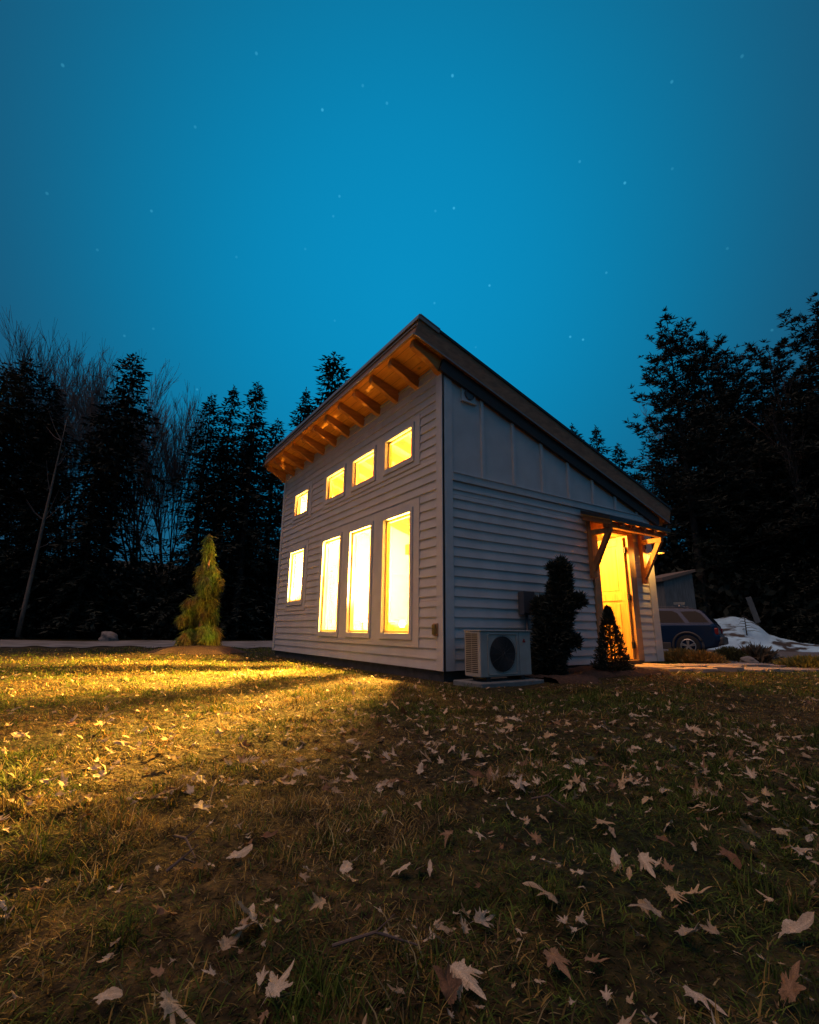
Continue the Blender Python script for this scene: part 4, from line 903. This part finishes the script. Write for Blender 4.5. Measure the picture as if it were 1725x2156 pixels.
m.box((-.02, min(cy(.26), cy(.4)), 1.56), (.30, max(cy(.26), cy(.4)), 1.64)); m.build('roof_rack', ALLOY, t)
m = MB(); m.box((3.42, min(cy(.12), cy(.5)), .6), (3.56, max(cy(.12), cy(.5)), .74)); m.build('headlight', VINYL, t, bevel=.02)
m = MB(); m.box((3.42, min(cy(1.2), cy(1.58)), .6), (3.56, max(cy(1.2), cy(1.58)), .74)); m.build('headlight', VINYL, t, bevel=.02)
m = MB(); m.box((.62, min(cy(-.03), cy(.0)), .80), (.80, max(cy(-.03), cy(.0)), .825)); m.build('door_handle', CARP, t)

# ------------------------------------------------------------------ grass
def in_house(x, y): return (x > -6.35) & (x < .06) & (y > -.03) & (y < 4.85)
def in_bed(x, y): return (x > 0) & (x < 1.0) & (y > -.05) & (y < 3.1)
def in_path(x, y):
    d = np.full(x.shape, 9.)
    for k in range(5):
        a, b = Pth[k], Pth[k+1]; ab = b-a; tt = np.clip(((x-a[0])*ab[0]+(y-a[1])*ab[1])/(ab@ab), 0, 1); d = np.minimum(d, np.hypot(x-a[0]-ab[0]*tt, y-a[1]-ab[1]*tt))
    return d < .5
def grass(r0, r1, n, hmin, hmax, wid, seedv, thatch=False):
    g_ = np.random.default_rng(seedv)
    a = math.atan2(FWD[1], FWD[0])+g_.uniform(-.86, .86, n); r = np.sqrt(g_.uniform(r0*r0, r1*r1, n))
    x = CAM[0]+r*np.cos(a); y = CAM[1]+r*np.sin(a)
    pat = vnoise(x, y, .16, 21)*.55+vnoise(x, y, .5, 22)*.45
    rd = P2(300, 1366, -.13); 
    keep = ~in_house(x, y) & ~in_bed(x, y) & ~in_path(x, y) & (y < 7+.25*np.abs(x-1)) & ((g_.random(n) < np.clip((pat-.22)*2.2, .25, 1)) | thatch)
    keep &= ~((x < -9.9) & (r > 14.8+1.8*vnoise(x, y, .6, 61)+.8*g_.random(n)))
    x, y, r, pat = x[keep], y[keep], r[keep], pat[keep]; n = len(x); z = gh(x, y)-.004
    hh = g_.uniform(hmin, hmax, n)*(.35+1.1*pat); clump_ = vnoise(x, y, .09, 23) > .72; hh = np.where(clump_, hh*1.5, hh)
    az = g_.uniform(0, 2*PI, n); lean = np.where(clump_, g_.uniform(.2, .9, n), g_.uniform(.5, 1.5, n))
    if thatch: lean = g_.uniform(1.1, 1.6, n); hh = g_.uniform(hmin, hmax, n)*(.6+.6*pat)
    d = np.stack([np.cos(az)*np.sin(lean), np.sin(az)*np.sin(lean), np.cos(lean)], 1); d2 = unit(d+np.stack([np.cos(az), np.sin(az), -.55*np.ones(n)], 1)*g_.uniform(.1, .8, (n, 1)))
    s_ = np.stack([-np.sin(az), np.cos(az), np.zeros(n)], 1); s_ = unit(s_+g_.normal(0, .3, (n, 3))); wv = (wid*g_.uniform(.6, 1.3, n))[:, None]
    P0 = np.stack([x, y, z], 1); P1 = P0+d*hh[:, None]*.55; P1[:, 2] = np.maximum(P1[:, 2], z+.003); P2_ = P1+d2*hh[:, None]*.5; P2_[:, 2] = np.maximum(P2_[:, 2], z+.002)
    V = np.stack([P0-s_*wv/2, P0+s_*wv/2, P1+s_*wv*.4, P1-s_*wv*.4, P2_], 1).reshape(-1, 3)
    b = np.arange(n)[:, None]*5; F = np.concatenate([b+np.array([[0, 1, 2]]), b+np.array([[0, 2, 3]]), b+np.array([[3, 2, 4]])], 0)
    green = np.array([.075, .115, .016]); straw = np.array([.30, .21, .06]); brown = np.array([.12, .075, .035]); pale = np.array([.36, .29, .14])
    gp = np.clip((vnoise(x, y, .8, 31)*.6+vnoise(x, y, .13, 32)*.5-.22)*2.2, 0, 1); u_ = g_.random(n)
    gmix = np.where(u_ < gp*.85+.1*clump_, 1, 0)[:, None]; c = green*gmix+(1-gmix)*np.where((g_.random(n) < .5)[:, None], straw, np.where((g_.random(n) < .7)[:, None], brown, pale))
    c = c*g_.uniform(.35, 1.5, (n, 1))*(.55+.9*vnoise(x, y, .07, 33))[:, None]
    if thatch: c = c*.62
    cols = np.repeat(c, 5, 0)
    return V, F, cols
Vs = []; Fs = []; Cs = []; off = 0
for a in [(.45, 2.4, 85000, .015, .055, .003, 41), (2.4, 5.5, 150000, .015, .055, .0045, 42), (5.5, 11, 140000, .02, .055, .008, 43), (11, 18, 60000, .03, .06, .014, 44), (.45, 2.2, 90000, .012, .045, .0026, 51, True), (2.2, 5, 130000, .02, .05, .004, 52, True), (5, 9, 70000, .02, .06, .008, 53, True)]:
    v, f, c = grass(*a); Vs.append(v); Fs.append(f+off); Cs.append(c); off += len(v)
tag(link('grass', npmesh('grass', np.concatenate(Vs), np.concatenate(Fs), GRASSM, np.concatenate(Cs))), 'matted winter lawn grass, green and straw coloured', 'grass', kind='stuff')

# ------------------------------------------------------------------ fallen leaves and twigs
def leaf_mesh(seedv, kind_):
    r_ = np.random.default_rng(seedv); n = 72; th = np.linspace(0, 2*PI, n, endpoint=False)
    if kind_ == 0:   # maple like, five lobes with side teeth
        tips = [(90, 1, .42), (148, .85, .40), (32, .85, .40), (205, .52, .35), (335, .52, .35), (112, .70, .16), (68, .70, .16), (168, .62, .15), (12, .62, .15), (130, .62, .13), (50, .62, .13)]; base = .36
    elif kind_ == 1: # oak like, rounded lobes
        tips = [(90, 1, .26), (122, .74, .22), (58, .74, .22), (158, .56, .26), (22, .56, .26), (200, .46, .25), (340, .46, .25), (240, .42, .25), (300, .42, .25)]; base = .30
    else:            # beech like oval
        tips = [(90, 1, .9), (180, .45, .9), (0, .45, .9), (270, .55, .8)]; base = .38
    rr = np.full(n, base)
    for t_, l_, w_ in tips:
        d = np.abs((th-t_*PI/180+PI) % (2*PI)-PI); rr = np.maximum(rr, l_*r_.uniform(.78, 1.1)*np.clip(1-(d/w_)**(1.3 if kind_ else 1.0)*.75, 0, 1)*(d < w_*1.1))
    for _ in range(r_.integers(0, 3)):      # torn notches
        t_ = r_.uniform(0, 2*PI); d = np.abs((th-t_+PI) % (2*PI)-PI); rr = rr*np.where(d < r_.uniform(.1, .3), r_.uniform(.45, .8), 1)
    rr = rr*(1+r_.normal(0, .045, n))
    V = [(0, 0, 0)]
    for fr in (.3, .55, .8, 1):
        for k in range(n): V.append((rr[k]*fr*math.cos(th[k])*.82, rr[k]*fr*math.sin(th[k]), 0))
    V = np.array(V, float); x, y = V[:, 0], V[:, 1]
    fold = r_.uniform(.1, .9)*r_.choice([-1, 1], p=[.25, .75]); cu = r_.uniform(-.9, 1.1); tw = r_.uniform(-.9, .9); rad_ = np.hypot(x, y); ph = r_.uniform(0, 6.28)
    z = fold*np.abs(x)*.55+cu*y*np.abs(y)*.4+tw*x*y*.6+.22*rad_**2*np.sin(np.arctan2(y, x)*3+ph)+.05*np.sin(x*11+ph)*np.cos(y*9)
    sq = 1/np.sqrt(1+(z/(rad_+.15))**2*.8); V = np.stack([x*sq, y*sq, z], 1)
    T = [(0, 1+k, 1+(k+1) % n) for k in range(n)]
    for i_ in range(3):
        for k in range(n):
            a, b, c, d = 1+i_*n+k, 1+(i_+1)*n+k, 1+(i_+1)*n+(k+1) % n, 1+i_*n+(k+1) % n; T += [(a, b, c), (a, c, d)]
    vein = np.exp(-(np.abs(x)/.035))*.35
    for t_, l_, w_ in tips[1:5]:
        vein = np.maximum(vein, .3*np.exp(-np.abs(x*math.sin(t_*PI/180)-y*math.cos(t_*PI/180))/.03)*((x*math.cos(t_*PI/180)+y*math.sin(t_*PI/180)) > 0))
    m0 = len(V); V = np.vstack([V, [(-.012, -.1, .0), (.012, -.1, .0), (.03, -.5, .08), (.01, -.5, .08), (.06, -.85, .02)]]); T += [(m0, m0+1, m0+2), (m0, m0+2, m0+3), (m0+3, m0+2, m0+4)]
    shade_ = np.concatenate([1-.30*(rad_/(rad_.max()))*r_.uniform(0, 1)+vein, np.full(5, .8)])*r_.uniform(.85, 1.1, m0+5)
    return V, np.array(T), shade_
LV = [leaf_mesh(100+k, (0, 1, 0, 2, 0, 1)[k % 6]) for k in range(24)]
tones = [(.66, .54, .38), (.62, .47, .29), (.50, .36, .21), (.70, .56, .38), (.34, .20, .10), (.58, .46, .32), (.22, .11, .05), (.64, .45, .24), (.48, .37, .24)]
lmesh = []
for k, (v, f, sh) in enumerate(LV):
    for q in (0, 1): lmesh.append(npmesh('leaf', v, f, LEAFM, np.array(tones[(k+q*3) % 9])*sh[:, None], smooth=True))
g_ = np.random.default_rng(77)
def leaf_density(x, y):
    rel = np.array([x-CAM[0], y-CAM[1]]); side_ = rel@np.array([math.cos(YAW), math.sin(YAW)])/(np.hypot(*rel)+1e-6); return .42+.5*side_+.35*(vnoise(x, y, .8, 51)-.5)*2
cnt = 0; placed = []
fixed = [(1013, 1945), (1165, 2005), (965, 2050), (945, 2085), (1380, 1955), (1165, 1915), (1010, 1600), (945, 1760), (1090, 1780), (705, 1662), (560, 1445+900*0+320), (1295, 1812), (1405, 1738), (1530, 1800), (1640, 1760), (340, 1930), (475, 2000), (740, 1865), (1245, 2010), (1460, 1700), (420, 1705), (650, 1840), (880, 1690), (1150, 1845), (1220, 1870), (1580, 1790), (1340, 1660), (580, 2085), (1250, 1600), (1110, 1665), (1420, 1905), (1670, 1960), (60, 1870), (820, 1985)]
cand = [tuple(P2(u, v, -.11)[:2])+(.98,) for u, v in fixed]
while len(cand) < 285:
    a = math.atan2(FWD[1], FWD[0])+g_.uniform(-.80, .80); r = .75+3.5*g_.random()**.8; x = CAM[0]+r*math.cos(a); y = CAM[1]+r*math.sin(a)
    if g_.random() > leaf_density(x, y) or (x < .7 and y > -.5): continue
    if any((x-p[0])**2+(y-p[1])**2 < .0012 for p in cand): continue
    cand.append((x, y, g_.uniform(.55, 1.1)))
for x, y, sc in cand:
    me = lmesh[g_.integers(0, len(lmesh))]; o = link('leaf', me); s_ = .052*sc*g_.uniform(.7, 1.25); o.scale = (s_,)*3
    o.location = (x, y, float(gh(x, y))+.022+g_.uniform(0, .015)); o.rotation_euler = (g_.normal(0, .35), g_.normal(0, .35)+(PI if g_.random() < .4 else 0), g_.uniform(0, 6.28))
    tag(o, 'one of the separate dry fallen leaves scattered over the nearer half of the lawn', 'leaf', 'dry leaves scattered on the lawn in front')
# smaller litter beyond: scraps and far leaves nobody could count
Vs = []; Fs = []; Cs = []; off = 0; n = 0
while n < 2700:
    a = math.atan2(FWD[1], FWD[0])+g_.uniform(-.82, .82); r = (2.1+10*g_.random()**1.4) if n > 900 else .7+4*g_.random(); x = CAM[0]+r*math.cos(a); y = CAM[1]+r*math.sin(a)
    if bool(in_house(np.array(x), np.array(y))) or bool(in_path(np.array([x]), np.array([y]))[0]) or y > 6.6 or x < -10: continue
    v, f, sh = LV[g_.integers(0, 24)]; s_ = (.041*g_.uniform(.5, 1.2)) if n > 900 else .018*g_.uniform(.5, 1.5); th = g_.uniform(0, 6.28); tx, ty = g_.normal(0, .35, 2); v = v*s_; z = v[:, 2]+v[:, 0]*tx+v[:, 1]*ty
    v = np.stack([v[:, 0]*math.cos(th)-v[:, 1]*math.sin(th)+x, v[:, 0]*math.sin(th)+v[:, 1]*math.cos(th)+y, z+float(gh(x, y))+.018], 1)
    Vs.append(v); Fs.append(f+off); Cs.append(np.array(tones[g_.integers(0, 9)])*.95*sh[:, None]); off += len(v); n += 1
tag(link('leaf_litter', npmesh('leaf_litter', np.concatenate(Vs), np.concatenate(Fs), LEAFM, np.concatenate(Cs))), 'far and crumbled dry leaves strewn over the lawn', 'leaf litter', kind='stuff')
for (u0, v0, u1, v1, l) in [(368, 1762, 412, 1812, 'short grey twig lying left of centre on the lawn'), (350, 1838, 412, 1822, 'thin twig pointing right below the short grey twig'), (700, 1990, 880, 1985, 'dark curved stick in the dim grass near the bottom centre'), (455, 1640, 440, 1700, 'fine dry stem standing bent in the lit grass'), (1120, 1690, 1190, 1705, 'thin twig among leaves right of centre')]:
    p0, p1 = P2(u0, v0, -.10), P2(u1, v1, -.10); z0 = float(gh(p0[0], p0[1])); t = MB(); pm = (p0+p1)/2; k = .0035 if abs(u1-u0) < 100 else .003
    t.tube([(0, 0, 0), (pm[0]-p0[0], pm[1]-p0[1], .02), (p1[0]-p0[0], p1[1]-p0[1], float(gh(p1[0], p1[1]))-z0)], [k, k*.9, k*.5], 6)
    q = (pm-p0); t.tube([(q[0], q[1], .02), (q[0]+.02, q[1]+.03, .05)], [k*.6, k*.3], 5); tag(t.build('twig', TWIGM, loc=(p0[0], p0[1], z0+.03)), l, 'twig')

# ------------------------------------------------------------------ render settings
S = bpy.context.scene
S.render.engine = 'CYCLES'; S.view_settings.view_transform = 'Standard'; S.view_settings.look = 'None'; S.view_settings.exposure = 0; S.view_settings.gamma = 1
S.cycles.use_denoising = True
S.cycles.max_bounces = 6; S.cycles.diffuse_bounces = 3; S.cycles.transparent_max_bounces = 12; S.cycles.caustics_reflective = False; S.cycles.caustics_refractive = False
S.cycles.sample_clamp_indirect = 12
